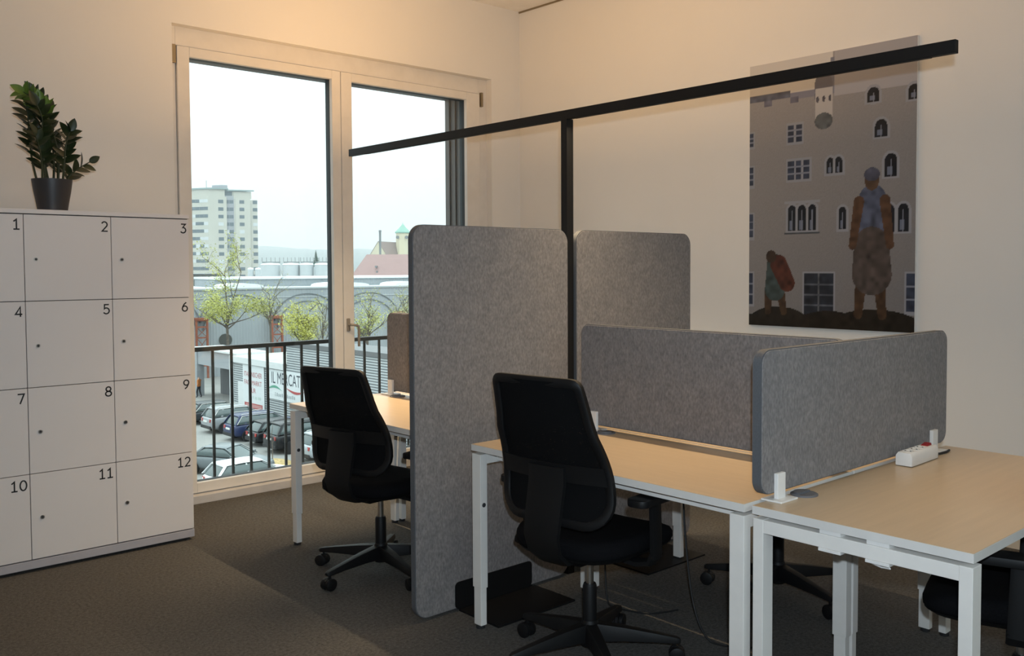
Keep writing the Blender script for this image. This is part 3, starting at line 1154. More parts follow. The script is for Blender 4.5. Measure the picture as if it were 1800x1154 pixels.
# ------------------------------------------------------------------ printed picture on the right wall (generic facade with two painted figures)
def picture():
    y0, y1, z0, z1 = -2.203, -3.278, 1.078, 2.6877
    t = thing('wall_picture', 'large frameless print of a pale old house front on the right wall', 'picture', (-.012, (y0 + y1) / 2, z0))
    w_, h_ = y0 - y1, z1 - z0
    MB().box((-.008, -w_ / 2, 0), (.012, w_ / 2, h_)).build('backing_board', 'white_plastic', t)
    NX, NZ = 210, 315
    u = (np.arange(NX + 1) / NX)[None, :].repeat(NZ + 1, 0)
    v = (1 - np.arange(NZ + 1) / NZ)[:, None].repeat(NX + 1, 1)      # v = 0 top ... 1 bottom below; rows from bottom
    img = np.zeros((NZ + 1, NX + 1, 3))
    rng = np.random.default_rng(3)
    # plaster
    g = 1 - .30 * v
    img[:] = np.array([.295, .283, .29])[None, None] * g[..., None]
    img *= (1 + .03 * rng.standard_normal(img.shape[:2]))[..., None]
    img *= (1 - .10 * u)[..., None]

    def put(mask, c, a=1.0):
        img[mask] = img[mask] * (1 - a) + np.array(c) * a

    def rect(a, b, c, d, col, al=1.0):
        put((u >= a) & (u <= c) & (v >= b) & (v <= d), col, al)

    def ell(cx, cy, rx, ry, col, al=1.0, ang=0.0):
        dx, dy = (u - cx), (v - cy) * (h_ / w_)
        c_, s_ = math.cos(ang), math.sin(ang)
        put(((dx * c_ + dy * s_) / rx) ** 2 + ((-dx * s_ + dy * c_) / ry) ** 2 <= 1, col, al)

    def seg(ax, ay, bx_, by, r0, r1, col, al=1.0):
        k = h_ / w_
        px, py = u - ax, (v - ay) * k
        ex, ey = bx_ - ax, (by - ay) * k
        s_ = np.clip((px * ex + py * ey) / (ex * ex + ey * ey), 0, 1)
        put((px - s_ * ex) ** 2 + (py - s_ * ey) ** 2 <= (r0 + (r1 - r0) * s_) ** 2, col, al)
    sky = (.58, .56, .55)
    put((u < .53 + .06 * (v > .1)) & (v < .135 - .0 * u), sky)
    put((u < .52) & (v < .085), sky)
    rect(.0, .115, .27, .140, (.10, .11, .15))
    rect(.27, .125, .60, .150, (.20, .20, .25))
    for a in (.10, .27, .42):
        rect(a, .14, a + .05, .165, (.14, .14, .19))
    rect(.515, .02, .54, .15, (.18, .19, .24))
    put((u > .54) & (v < .16), (.36, .35, .375))
    # oriel turret
    ell(.475, .118, .055, .075, (.15, .15, .19))
    rect(.425, .125, .53, .235, (.44, .42, .42))
    ell(.478, .245, .055, .045, (.10, .11, .12))
    for x in (.44, .478, .515):
        ell(x, .165, .008, .018, (.07, .07, .09))
    fr, gl, dk = (.28, .29, .33), (.035, .045, .075), (.012, .014, .02)

    def window(a, b, c, d, cols=2, rows=2):
        rect(a - .012, b - .008, c + .012, d + .010, fr)
        rect(a, b, c, d, gl)
        for i in range(1, cols):
            x = a + (c - a) * i / cols
            rect(x - .006, b, x + .006, d, fr)
        for i in range(1, rows):
            y = b + (d - b) * i / rows
            rect(a, y - .003, c, y + .003, (.20, .22, .28))

    def arched(cx, top, rx, bot):
        ell(cx, top + rx * .75, rx + .014, (rx + .012) * 1.15, fr)
        rect(cx - rx - .014, top + rx * .75, cx + rx + .014, bot + .008, fr)
        ell(cx, top + rx * .75, rx, rx * 1.15, dk)
        rect(cx - rx, top + rx * .75, cx + rx, bot, dk)
        rect(cx - rx * .6, bot - (bot - top) * .42, cx + rx * .2, bot - .005, (.20, .23, .32), .7)
        rect(cx - .003, top + .02, cx + .003, bot, (.2, .22, .28))
    window(.255, .245, .345, .308, 2, 3)
    window(.255, .378, .395, .450, 3, 3)
    for x in (.52, .57):
        arched(x, .380, .021, .438)
    for x in (.285, .348, .412):
        arched(x, .545, .026, .640)
    rect(.235, .530, .46, .538, fr)
    rect(.235, .645, .46, .652, (.06, .07, .08))
    arched(.595, .560, .022, .640)
    for cx, t_, b_ in ((.765, .15, .20), (.81, .265, .325), (.865, .385, .465)):
        arched(cx, t_, .034, b_)
    for x in (.86, .935):
        arched(x, .560, .028, .655)
    arched(.985, .16, .03, .21)
    for b_, d_ in ((.26, .31), (.39, .46), (.57, .66), (.80, .92)):
        window(-.03, b_, .025, d_, 1, 3)
    window(.365, .80, .545, .955, 2, 4)
    rect(.365, .800, .545, .955, (.01, .012, .012), .6)
    window(.955, .80, 1.05, .93, 1, 3)
    # dark mounds at the foot
    put(v > .955 + .02 * np.sin(9 * u), (.012, .010, .008))
    ell(.20, .985, .20, .09, (.016, .013, .010))
    ell(.79, .985, .26, .09, (.016, .013, .010))
    brown, blue, rust, skin = (.06, .034, .020), (.075, .09, .14), (.075, .024, .016), (.085, .046, .028)
    # tall plain figure, arms down
    seg(.715, .76, .69, .945, .038, .024, brown)
    seg(.80, .76, .825, .945, .040, .024, brown)
    seg(.765, .54, .762, .72, .078, .088, blue)
    seg(.762, .70, .765, .80, .098, .112, (.075, .06, .055))
    seg(.69, .545, .655, .70, .030, .022, skin)
    seg(.835, .545, .865, .70, .030, .022, skin)
    ell(.762, .475, .040, .050, (.09, .055, .036))
    ell(.762, .452, .044, .036, (.07, .075, .11))
    # small plain figure
    seg(.135, .86, .13, .945, .028, .020, brown)
    seg(.21, .86, .235, .945, .030, .020, brown)
    seg(.175, .76, .175, .86, .052, .066, (.045, .065, .065))
    seg(.20, .765, .255, .835, .055, .050, rust)
    ell(.15, .735, .034, .036, (.05, .03, .02))
    # soft painterly mottling on the figures
    m_ = (rng.standard_normal((NZ // 5 + 2, NX // 5 + 2)) * .16 + 1)
    mm = np.kron(m_, np.ones((5, 5)))[:NZ + 1, :NX + 1]
    for _ in range(6):
        mm = (mm + np.roll(mm, 1, 0) + np.roll(mm, -1, 0) + np.roll(mm, 1, 1) + np.roll(mm, -1, 1)) / 5
    mm = 1 + (mm - 1) * 1.6
    dark = img.mean(-1) < .16
    img[dark] *= mm[dark][:, None]
    img = np.clip(img, 0.004, 1)
    # mesh: local y runs from the left edge (+) to the right edge (-)
    ys = w_ / 2 - np.arange(NX + 1) / NX * w_
    zs = np.arange(NZ + 1) / NZ * h_
    vv = [(-.0085, ys[j], zs[i]) for i in range(NZ + 1) for j in range(NX + 1)]
    ff = [(i * (NX + 1) + j, i * (NX + 1) + j + 1, (i + 1) * (NX + 1) + j + 1, (i + 1) * (NX + 1) + j) for i in range(NZ) for j in range(NX)]
    me = bpy.data.meshes.new('print')
    me.from_pydata(vv, [], ff)
    ca = me.color_attributes.new('ink', 'FLOAT_COLOR', 'POINT')
    ca.data.foreach_set('color', np.concatenate([img, np.ones((NZ + 1, NX + 1, 1))], -1).reshape(-1).astype(np.float32))
    m = bpy.data.materials.new('print_ink')
    m.use_nodes = True
    n, l = m.node_tree.nodes, m.node_tree.links
    at_ = n.new('ShaderNodeAttribute')
    at_.attribute_name = 'ink'
    l.new(at_.outputs['Color'], n['Principled BSDF'].inputs['Base Color'])
    n['Principled BSDF'].inputs['Roughness'].default_value = .35
    n['Principled BSDF'].inputs['Specular IOR Level'].default_value = .3
    me.materials.append(m)
    o = bpy.data.objects.new('print', me)
    COL.objects.link(o)
    o.parent = t


picture()

# ================================================================== outdoors
GZ = -9.06
gr = MB().box((-1500, -1500, GZ - .5), (3000, 3600, GZ))
tag(gr.build('ground', 'asphalt'), 'grey asphalt of the car park below the window', kind='structure')


# ------------------------------------------------------------------ cars
def make_car(label, loc, rz, style, paint, L=4.5, W=1.82, H=1.5):
    """faces local +x, origin on the ground at the middle"""
    t = thing('car', label, 'car', loc, rz, 'cars parked outside')
    hx, w = L / 2, W / 2
    belt = {'suv': .66, 'estate': .65, 'hatch': .64, 'sedan': .66}[style] * H
    hood = belt - (.05 if style == 'suv' else .10)
    deck = {'suv': belt, 'estate': belt, 'hatch': belt, 'sedan': belt - .02}[style]
    st = [(-hx, .80, .42, deck - .22), (-hx + .06, .90, .34, deck - .06), (-hx + .25, .97, .26, deck), (-hx * .5, 1, .22, belt), (0, 1, .22, belt), (hx * .38, 1, .22, belt - .01),
          (hx * .62, .99, .24, hood + .03), (hx * .85, .95, .26, hood - .06), (hx - .10, .86, .30, hood - .16), (hx, .74, .38, hood - .30)]
    rs = []
    for x, f_, zb, zt in st:
        a = w * f_
        half = [(0, zb), (a * .80, zb), (a * .95, zb + .10), (a, zb + (zt - zb) * .45), (a * .985, zt - .13), (a * .93, zt - .03), (a * .80, zt), (0, zt + .02)]
        rs.append([(x, y, z) for y, z in half] + [(x, -y, z) for y, z in reversed(half[1:-1])])
    b_ = MB().rings(rs).build('body', paint, t, smooth='all', sub=1)
    # greenhouse
    if style == 'sedan':
        xr, xr2, xf2, xf = -hx + .75, -hx * .42, hx * .12, hx * .50
    elif style == 'hatch':
        xr, xr2, xf2, xf = -hx + .10, -hx + .55, hx * .10, hx * .48
    else:
        xr, xr2, xf2, xf = -hx + .12, -hx + .48, hx * .12, hx * .50
    wb, wt = w * .90, w * .70
    zb, zt = belt - .01, H - .05
    g = MB()
    def gring(v):
        e = v ** 1.15
        c0, c1, ww = xr + (xr2 - xr) * e, xf + (xf2 - xf) * (v ** .92), wb + (wt - wb) * v + .035 * math.sin(PI * v)
        bow = .10 * (1 - .4 * v)
        return [(x_, y_, zb + (zt - zb) * v) for x_, y_ in ((c0 - .0, -ww * .55), (c0 + .05, -ww * .88), (c0 + .16, -ww), (c1 - .22, -ww), (c1 - .06, -ww * .86), (c1 + bow * .5, -ww * .5),
                                                            (c1 + bow * .5, ww * .5), (c1 - .06, ww * .86), (c1 - .22, ww), (c0 + .16, ww), (c0 + .05, ww * .88), (c0 - .0, ww * .55))]
    g.rings([gring(k / 5) for k in range(6)])
    g.build('glasshouse', 'car_glass', t, smooth=True)
    r_ = []
    for x, f_, z in ((xr2 - .10, .90, zt - .05), (xr2 + .05, 1.0, zt - .01), ((xr2 + xf2) / 2, 1.02, zt), (xf2 - .05, 1.0, zt - .01), (xf2 + .08, .93, zt - .045)):
        a = wt * f_ + .02
        r_.append([(x, -a, z - .012), (x, a, z - .012), (x, a * .93, z + .030), (x, a * .5, z + .055), (x, -a * .5, z + .055), (x, -a * .93, z + .030)])
    rf = MB().rings(r_).build('roof', paint, t, smooth=True)
    if style in ('suv', 'estate'):
        for s_ in (-1, 1):
            MB().tube([(xr2 + .1, s_ * wt * .92, zt + .04), (xr2 + .2, s_ * wt * .92, zt + .07), (xf2 - .2, s_ * wt * .92, zt + .07), (xf2 - .1, s_ * wt * .92, zt + .04)], .018, 6).build('roof_rail', 'chrome' if paint != 'car_black' else 'car_trim', rf)
    p = MB()
    for s_ in (-1, 1):
        def P(xb, xt, w_):
            p.hexa([(xb - w_, s_ * wb - .02, zb), (xb + w_, s_ * wb - .02, zb), (xb + w_, s_ * wb + .02, zb), (xb - w_, s_ * wb + .02, zb)],
                   [(xt - w_, s_ * wt - .02, zt), (xt + w_, s_ * wt - .02, zt), (xt + w_, s_ * wt + .02, zt), (xt - w_, s_ * wt + .02, zt)])
        P(xr + .03, xr2 + .02, .07)
        P(xf - .02, xf2 - .02, .05)
        P((xr * .4 + xf * .6) - .35, (xr2 + xf2) / 2 + .1, .035)
        if style != 'sedan':
            P(xr + .62, xr2 + .42, .06)
    p.build('pillars', paint, t)
    tr = MB()
    for s_ in (-1, 1):
        tr.tube([(xr + .1, s_ * (wb + .012), zb + .02), (xf, s_ * (wb + .012), zb + .02)], .014, 5)
        tr.tube([(xr + .1, s_ * (wb + .012), zb + .02), (xr2 + .12, s_ * (wt + .035), zt - .03), ((xr2 + xf2) / 2, s_ * (wt + .04), zt), (xf2, s_ * (wt + .035), zt - .03), (xf, s_ * (wb + .012), zb + .02)], .014, 5)
    tr.build('window_trim', 'chrome' if paint in ('car_blue', 'car_dark', 'car_silver') else 'car_trim', t)
    bp_ = MB().box((-hx - .02, -w * .80, .32), (-hx + .12, w * .80, .52)).build('rear_bumper', 'car_trim', t, bevel=.03)
    MB().box((hx - .12, -w * .72, .30), (hx + .01, w * .72, .46)).build('front_bumper', 'car_trim', t, bevel=.03)
    for s_ in (-1, 1):
        MB().hexa([(-hx - .015, s_ * w * .62 - .17, deck - .30), (-hx + .22, s_ * w * .62 - .17, deck - .30), (-hx + .22, s_ * w * .62 + .19, deck - .30), (-hx + .03, s_ * w * .62 + .17, deck - .30)],
                  [(-hx + .01, s_ * w * .62 - .17, deck - .12), (-hx + .24, s_ * w * .62 - .17, deck - .12), (-hx + .24, s_ * w * .62 + .19, deck - .12), (-hx + .05, s_ * w * .62 + .17, deck - .12)]).build('tail_lamp', 'car_lamp_red', t)
        MB().hexa([(hx - .32, s_ * w * .66 - .16, hood - .34), (hx - .03, s_ * w * .66 - .16, hood - .34), (hx - .10, s_ * w * .66 + .16, hood - .34), (hx - .32, s_ * w * .66 + .16, hood - .34)],
                  [(hx - .34, s_ * w * .66 - .16, hood - .19), (hx - .08, s_ * w * .66 - .16, hood - .19), (hx - .16, s_ * w * .66 + .15, hood - .19), (hx - .34, s_ * w * .66 + .15, hood - .19)]).build('headlamp', 'car_lamp_clear', t)
        MB().box((hx * .36, s_ * (w + .02) - .09, belt - .02), (hx * .36 + .12, s_ * (w + .02) + .09, belt + .12)).build('mirror', paint, t, bevel=.02)
    MB().box((-hx - .03, -.26, deck - .34), (-hx + .02, .26, deck - .23)).build('number_plate', 'car_plate', t)
    rw = .34 if style == 'suv' else .32
    w0 = None
    for sx_ in (-1, 1):
        for s_ in (-1, 1):
            ax = sx_ * (hx - .86)
            if w0 is None:
                w0 = MB().lathe([(rw * .62, -.10), (rw * .92, -.11), (rw, -.08), (rw, .08), (rw * .92, .11), (rw * .62, .10)], (0, 0, 0), 20, axis='y').build('wheel', 'car_tyre', t, smooth=True)
                rim = MB()
                for e in (-1, 1):
                    rim.lathe([(rw * .62, e * .098), (rw * .58, e * .104)], (0, 0, 0), 16, axis='y')
                    for q in range(5):
                        an = q * 2 * PI / 5
                        rim.tube([(0, e * .108, 0), (rw * .6 * math.cos(an), e * .108, rw * .6 * math.sin(an))], .035, 4)
                rim.build('rim', 'car_rim', w0)
                w0.location = (ax, s_ * (w - .11), rw)
            else:
                q_ = copy_tree(w0, t)
                q_.location = (ax, s_ * (w - .11), rw)
            MB().lathe([(rw + .05, -.10), (rw + .05, .012)], (ax, s_ * (w - .02) - (.0 if s_ > 0 else -.0), rw + .01), 18, axis='y').build('wheel_arch', 'car_trim', t)
    return t


make_car('silver estate car parked at the left end of the row below', (21.2, 52.2, GZ), 0, 'suv', 'car_silver', 4.5, 1.84, 1.62)
make_car('dark blue estate car with chrome window line, second in the row', (21.2, 48.6, GZ), 0, 'suv', 'car_blue', 4.7, 1.86, 1.60)
make_car('small black car between the blue one and the large black one', (21.2, 46.1, GZ), 0, 'hatch', 'car_black', 4.2, 1.76, 1.47)
make_car('large black off-road car with pale number plate', (21.3, 43.3, GZ), 0, 'suv', 'car_black', 4.8, 1.92, 1.72)
make_car('light grey car at the right end of the row, behind the desk leg', (21.3, 39.7, GZ), 0, 'suv', 'car_light', 4.5, 1.82, 1.58)
make_car('dark saloon with pale grey bonnet in front of the parked row', (15.2, 40.3, GZ), -1.06, 'sedan', 'car_grey', 4.7, 1.82, 1.43)
make_car('white car nearest to the window, only its upper half showing', (14.55, 36.2, GZ), .03, 'hatch', 'car_white', 4.3, 1.78, 1.46)
make_car('dark car far left, half hidden behind the silver estate car', (21.6, 56.3, GZ), 0, 'hatch', 'car_dark', 4.2, 1.78, 1.45)

# sapling in a planter by the dark saloon
sp = onz(479, 818, GZ)
sg = thing('sapling', 'thin bare sapling in a mound of yellow bark beside the dark saloon', 'tree', (sp.x, sp.y, GZ))
MB().tube([(0, 0, 0), (.03, .02, .8), (.0, .05, 1.6), (.05, .0, 2.2)], [.03, .026, .02, .01], 6).build('trunk', 'bark', sg)
MB().tube([(.0, .04, 1.1), (.25, -.1, 1.6), (.34, -.14, 2.0)], [.016, .012, .006], 5).build('branch', 'bark', sg)
MB().tube([(.0, .04, 1.4), (-.2, .1, 1.8), (-.26, .1, 2.1)], [.014, .01, .006], 5).build('branch', 'bark', sg)
omat('mulch', (.45, .33, .15), .95, noise=(6, .4, (1, 1, 1)), bump=(9, .8, .05))
MB().lathe([(1.1, 0), (1.0, .12), (.5, .26), (0.01, .30)], (0, 0, 0), 18).build('mound', 'mulch', sg, smooth=True)

# ------------------------------------------------------------------ market building
MX = 25.05
mk = thing('market_building', 'low grey corrugated market building with banners behind the parked cars', 'building', (MX, 57, GZ))


def L_(p):
    return (p[0] - MX, p[1] - 57, p[2] - GZ)


def mbx(name, a, b, m_, parent=mk, bevel=0):
    return MB().box(L_(a), L_(b)).build(name, m_, parent, bevel=bevel)


WT = GZ + 3.9
mbx('wall', (MX, 53.3, GZ), (MX + 8, 61.6, WT - .3), 'market_panel')
mbx('wall', (MX, 30, GZ), (MX + 2.5, 53.3, WT - .3), 'market_panel')
mbx('roof', (MX - .15, 53.3, WT - .3), (MX + 8, 61.9, WT), 'market_roof')
mbx('fascia', (MX - .18, 53.3, WT - .42), (MX - .05, 61.9, WT + .04), 'market_white')
up = mbx('upper_block', (MX + .06, 24, WT - .3), (MX + 2.5, 53.2, GZ + 5.15), 'market_panel')
MB().box(L_((MX + .0, 23.9, GZ + 5.15)), L_((MX + 2.6, 53.3, GZ + 5.45))).build('parapet', 'gate_dark', mk)
mbx('corner_post', (MX - .1, 61.55, GZ), (MX + .4, 62.1, WT - .3), 'market_white')
mbx('gate_lintel', (MX + .6, 62.1, GZ + 2.65), (MX + .9, 70.2, WT + .0), 'market_panel_plain')
mbx('gate_roof', (MX + .4, 61.9, WT), (MX + 3.0, 70.3, WT + .15), 'market_white')
gd = mbx('gate_recess', (MX + 2.6, 62.0, GZ), (MX + 2.8, 70.0, GZ + 3.9), 'gate_dark')
mbx('gate_pier', (MX + .5, 69.7, GZ), (MX + 1.1, 70.3, GZ + 3.9), 'market_panel_plain')
dr = mbx('door', (MX - .05, 59.85, GZ), (MX + .05, 60.75, GZ + 2.05), 'market_white')


def banner(name, label, y0, y1, z0, z1):
    """flat sheet on the wall; local origin at its upper left seen from the car park, x to the right"""
    t = thing(name, label, 'banner', (MX - .06, y0, z1))
    t.rotation_euler = (0, 0, -PI / 2)
    MB().box((0, -.015, -(z1 - z0)), (y0 - y1, .015, 0)).build('sheet', 'banner_white', t)
    return t


b1 = banner('advertising_banner', 'upright white banner with red lettering on the market wall', 59.83, 56.40, GZ + .12, GZ + 3.44)


def fit_text(t, body, x0, x1, z0, z1, m_):
    """lettering stretched to a box on the banner: x0..x1 from its left, z0 bottom, z1 top (from its upper edge, negative)"""
    me = text_mesh(body, 1.0, 'lettering', 'LEFT', .0)
    co = np.array([v.co[:] for v in me.vertices])
    lo, hi = co.min(0), co.max(0)
    for v in me.vertices:
        v.co = (x0 + (v.co.x - lo[0]) / (hi[0] - lo[0]) * (x1 - x0), -.020, z0 + (v.co.y - lo[1]) / (hi[1] - lo[1]) * (z1 - z0))
    me.materials.append(MATS[m_])
    o = bpy.data.objects.new('lettering', me)
    COL.objects.link(o)
    o.parent = t


fit_text(b1, 'ITALIENISCHER', .26, 3.10, -.86, -.50, 'banner_red')
fit_text(b1, 'FACHMARKT', .26, 3.05, -1.46, -1.10, 'banner_red')
fit_text(b1, 'FÜR', 1.20, 2.10, -2.02, -1.58, 'banner_red')
for k, (xa, xb, z) in enumerate(((1.2, 1.45, -2.26), (1.6, 1.75, -2.22), (1.95, 2.3, -2.26), (2.45, 2.9, -2.24))):
    MB().box((xa, -.022, z - .20), (xb, -.016, z)).build('faded_letter', 'banner_faded', b1)
MB().box((.25, -.022, -3.16), (3.15, -.016, -2.78)).build('red_band', 'banner_red', b1)
MB().box((.50, -.028, -3.09), (3.02, -.021, -2.85)).build('pale_strip', 'banner_pink', b1)
b2 = banner('advertising_banner', 'wide white banner reading IL MERCATO with green and red swooshes', 55.73, 49.6, GZ + 1.32, GZ + 3.42)
fit_text(b2, 'IL MERCATO', .52, 5.35, -.98, -.16, 'banner_ink')


def swoosh(x0, x1, z, h, sgn, m_):
    n_ = 14
    up_, lo = [], []
    for i in range(n_ + 1):
        u = i / n_
        x = x0 + (x1 - x0) * u
        c_ = z + sgn * h * math.sin(PI * u)
        th = .16 * math.sin(PI * min(1, u * 1.02 + .02)) + .012
        up_.append((x, c_ + th / 2))
        lo.append((x, c_ - th / 2))
    MB().prism(lo + up_[::-1], -.032, -.016, 'y').build('swoosh', m_, b2)


swoosh(.0, 2.0, -1.40, .20, 1, 'banner_green')
swoosh(2.75, 5.4, -1.18, .22, -1, 'banner_red')
fit_text(b2, 'E', 1.0, 1.18, -1.86, -1.60, 'banner_grey')
for k in range(11):
    xa = 1.28 + k * .25
    MB().box((xa, -.022, -1.86), (xa + .13, -.016, -1.66 + (.0 if k % 3 else .05))).build('small_letter', 'banner_grey', b2)

# ------------------------------------------------------------------ pedestrian
pp = onz(350.0, 699, GZ)
ped = bpy.data.meshes.new('person')
J = [(0, 0, .92), (0, 0, 1.18), (0, 0, 1.42), (0, 0, 1.52), (.02, 0, 1.66), (.0, .10, .88), (.12, .10, .50), (.10, .10, .06), (.22, .10, .03), (0, -.10, .88), (-.02, -.10, .48), (-.16, -.10, .08), (-.05, -.10, .03),
     (0, .20, 1.40), (-.08, .25, 1.13), (.02, .24, .90), (0, -.20, 1.40), (.08, -.25, 1.13), (.20, -.24, .95)]
E_ = [(0, 1), (1, 2), (2, 3), (3, 4), (0, 5), (5, 6), (6, 7), (7, 8), (0, 9), (9, 10), (10, 11), (11, 12), (2, 13), (13, 14), (14, 15), (2, 16), (16, 17), (17, 18)]
RD = [.15, .15, .15, .06, .105, .09, .065, .045, .04, .09, .065, .045, .04, .075, .055, .04, .075, .055, .04]
ped.from_pydata(J, E_, [])
po = bpy.data.objects.new('person', ped)
COL.objects.link(po)
po.location = (pp.x, pp.y, GZ)
po.rotation_euler = (0, 0, 2.2)
md = po.modifiers.new('skin', 'SKIN')
ped.skin_vertices.new() if not ped.skin_vertices else None
for i, r_ in enumerate(RD):
    ped.skin_vertices[0].data[i].radius = (r_, r_)
    ped.skin_vertices[0].data[i].use_root = (i == 0)
md2 = po.modifiers.new('sub', 'SUBSURF')
md2.levels = md2.render_levels = 1
m = bpy.data.materials.new('person_clothes')
m.use_nodes = True
n, l = m.node_tree.nodes, m.node_tree.links
t = n.new('ShaderNodeTexCoord')
s = n.new('ShaderNodeSeparateXYZ')
l.new(t.outputs['Object'], s.inputs[0])
r = n.new('ShaderNodeValToRGB')
r.color_ramp.interpolation = 'CONSTANT'
e = r.color_ramp.elements
e[0].color = (.02, .02, .025, 1)
e[1].position = .50
e[1].color = (.45, .16, .05, 1)
for pos, c in ((.83, (.45, .28, .2, 1)), (.93, (.06, .04, .03, 1))):
    q = e.new(pos)
    q.color = c
dv = n.new('ShaderNodeMath')
dv.operation = 'DIVIDE'
dv.inputs[1].default_value = 1.8
l.new(s.outputs['Z'], dv.inputs[0])
l.new(dv.outputs[0], r.inputs[0])
l.new(r.outputs[0], n['Principled BSDF'].inputs['Base Color'])
n['Principled BSDF'].inputs['Roughness'].default_value = .9
ped.materials.append(m)
tag(po, 'person in an orange jacket and dark trousers walking by the gate', 'person')

# ------------------------------------------------------------------ arched hall behind the market
HA, HB = at(300, 470, 87), at(790, 470, 104)
hd = Vector((HB.x - HA.x, HB.y - HA.y, 0))
HLEN = hd.length
hrz = math.atan2(hd.y, hd.x)
hall = thing('arched_hall', 'long grey hall with arched ribs and rust-red trusses behind the trees', 'building', (HA.x, HA.y, GZ), hrz)


def hall_x(px):
    """distance along the hall front for a picture column"""
    d = ray(px, 470)
    # solve CAM + d*t = HA + hd_n*s in plan
    hn = hd.normalized()
    det = d.x * -hn.y + d.y * hn.x
    rx, ry = HA.x - CAM.x, HA.y - CAM.y
    tt = (rx * -hn.y + ry * hn.x) / det
    p = CAM + d * tt
    return (p - HA).dot(hn)


HT = 8.42
MB().box((-52, 0, 0), (HLEN + 10, 14, HT)).build('wall', 'hall_panel', hall)
MB().box((-52, -.10, HT), (HLEN + 10, 14, HT + .16)).build('coping', 'hall_trim', hall)
MB().box((-52, -.05, HT - .85), (HLEN + 10, 0, HT - .75)).build('string_course', 'hall_trim', hall)
up_x = hall_x(405)
MB().box((up_x, 6, HT), (HLEN + 10, 14, HT + .95)).build('upper_wall', 'hall_panel', hall)
MB().box((up_x - .1, 5.8, HT + .95), (HLEN + 10, 14, HT + 1.18)).build('upper_roof', 'hall_roof', hall)
for pa, pb in ((398, 468), (575, 655), (700, 760)):
    xa, xb = hall_x(pa), hall_x(pb)
    MB().prism([(xa + (xb - xa) * (.5 - .5 * math.cos(PI * k / 10)), HT + .16 + .42 * math.sin(PI * k / 10) ** .6) for k in range(10, -1, -1)], .8, 5, 'y').build('roof_light', 'hall_roof', hall)
truss_px = [349, 481, 594, 698]
tx = [hall_x(p) for p in truss_px]
tx = [tx[0] - k * (tx[1] - tx[0]) for k in range(7, 0, -1)] + tx + [tx[-1] + (tx[-1] - tx[-2])]
for a, b_ in zip(tx[:-1], tx[1:]):
    c_ = (a + b_) / 2
    R1 = (b_ - a) / 2
    for k_, top, spring in ((1.0, HT - .50, HT - 3.15), (.90, HT - 1.25, HT - 3.9)):
        pts = []
        for i in range(21):
            q = PI * i / 20
            pts.append((c_ - R1 * k_ * math.cos(q), -.06, spring + (top - spring) * math.sin(q)))
        MB().tube(pts, .055, 4).build('arch_rib', 'rib_grey', hall)
for p in (394, 640):
    MB().lathe([(.62, -.10), (.62, .01)], (hall_x(p), 0, HT - 4.9), 20, axis='y').build('round_vent', 'vent_dark', hall)
for x in tx[1:-1]:
    w_ = .50
    tm = MB()
    zt = HT - 2.75
    for s_ in (-1, 1):
        tm.box((x + s_ * w_ - .09, -.9, 0), (x + s_ * w_ + .09, -.7, zt))
    for z in (1.2, 2.6, 3.9, zt - .75, zt - .12):
        tm.box((x - w_, -.88, z - .07), (x + w_, -.72, z + .07))
    for z0, z1 in ((2.6, 3.9), (3.9, zt - .75)):
        tm.tube([(x - w_, -.8, z0), (x + w_, -.8, z1)], .035, 4)
        tm.tube([(x + w_, -.8, z0), (x - w_, -.8, z1)], .035, 4)
    tm.box((x - w_ - .1, -.95, zt - .1), (x + w_ + .1, -.05, zt + .12))
    tm.build('truss', 'rust_steel', hall)


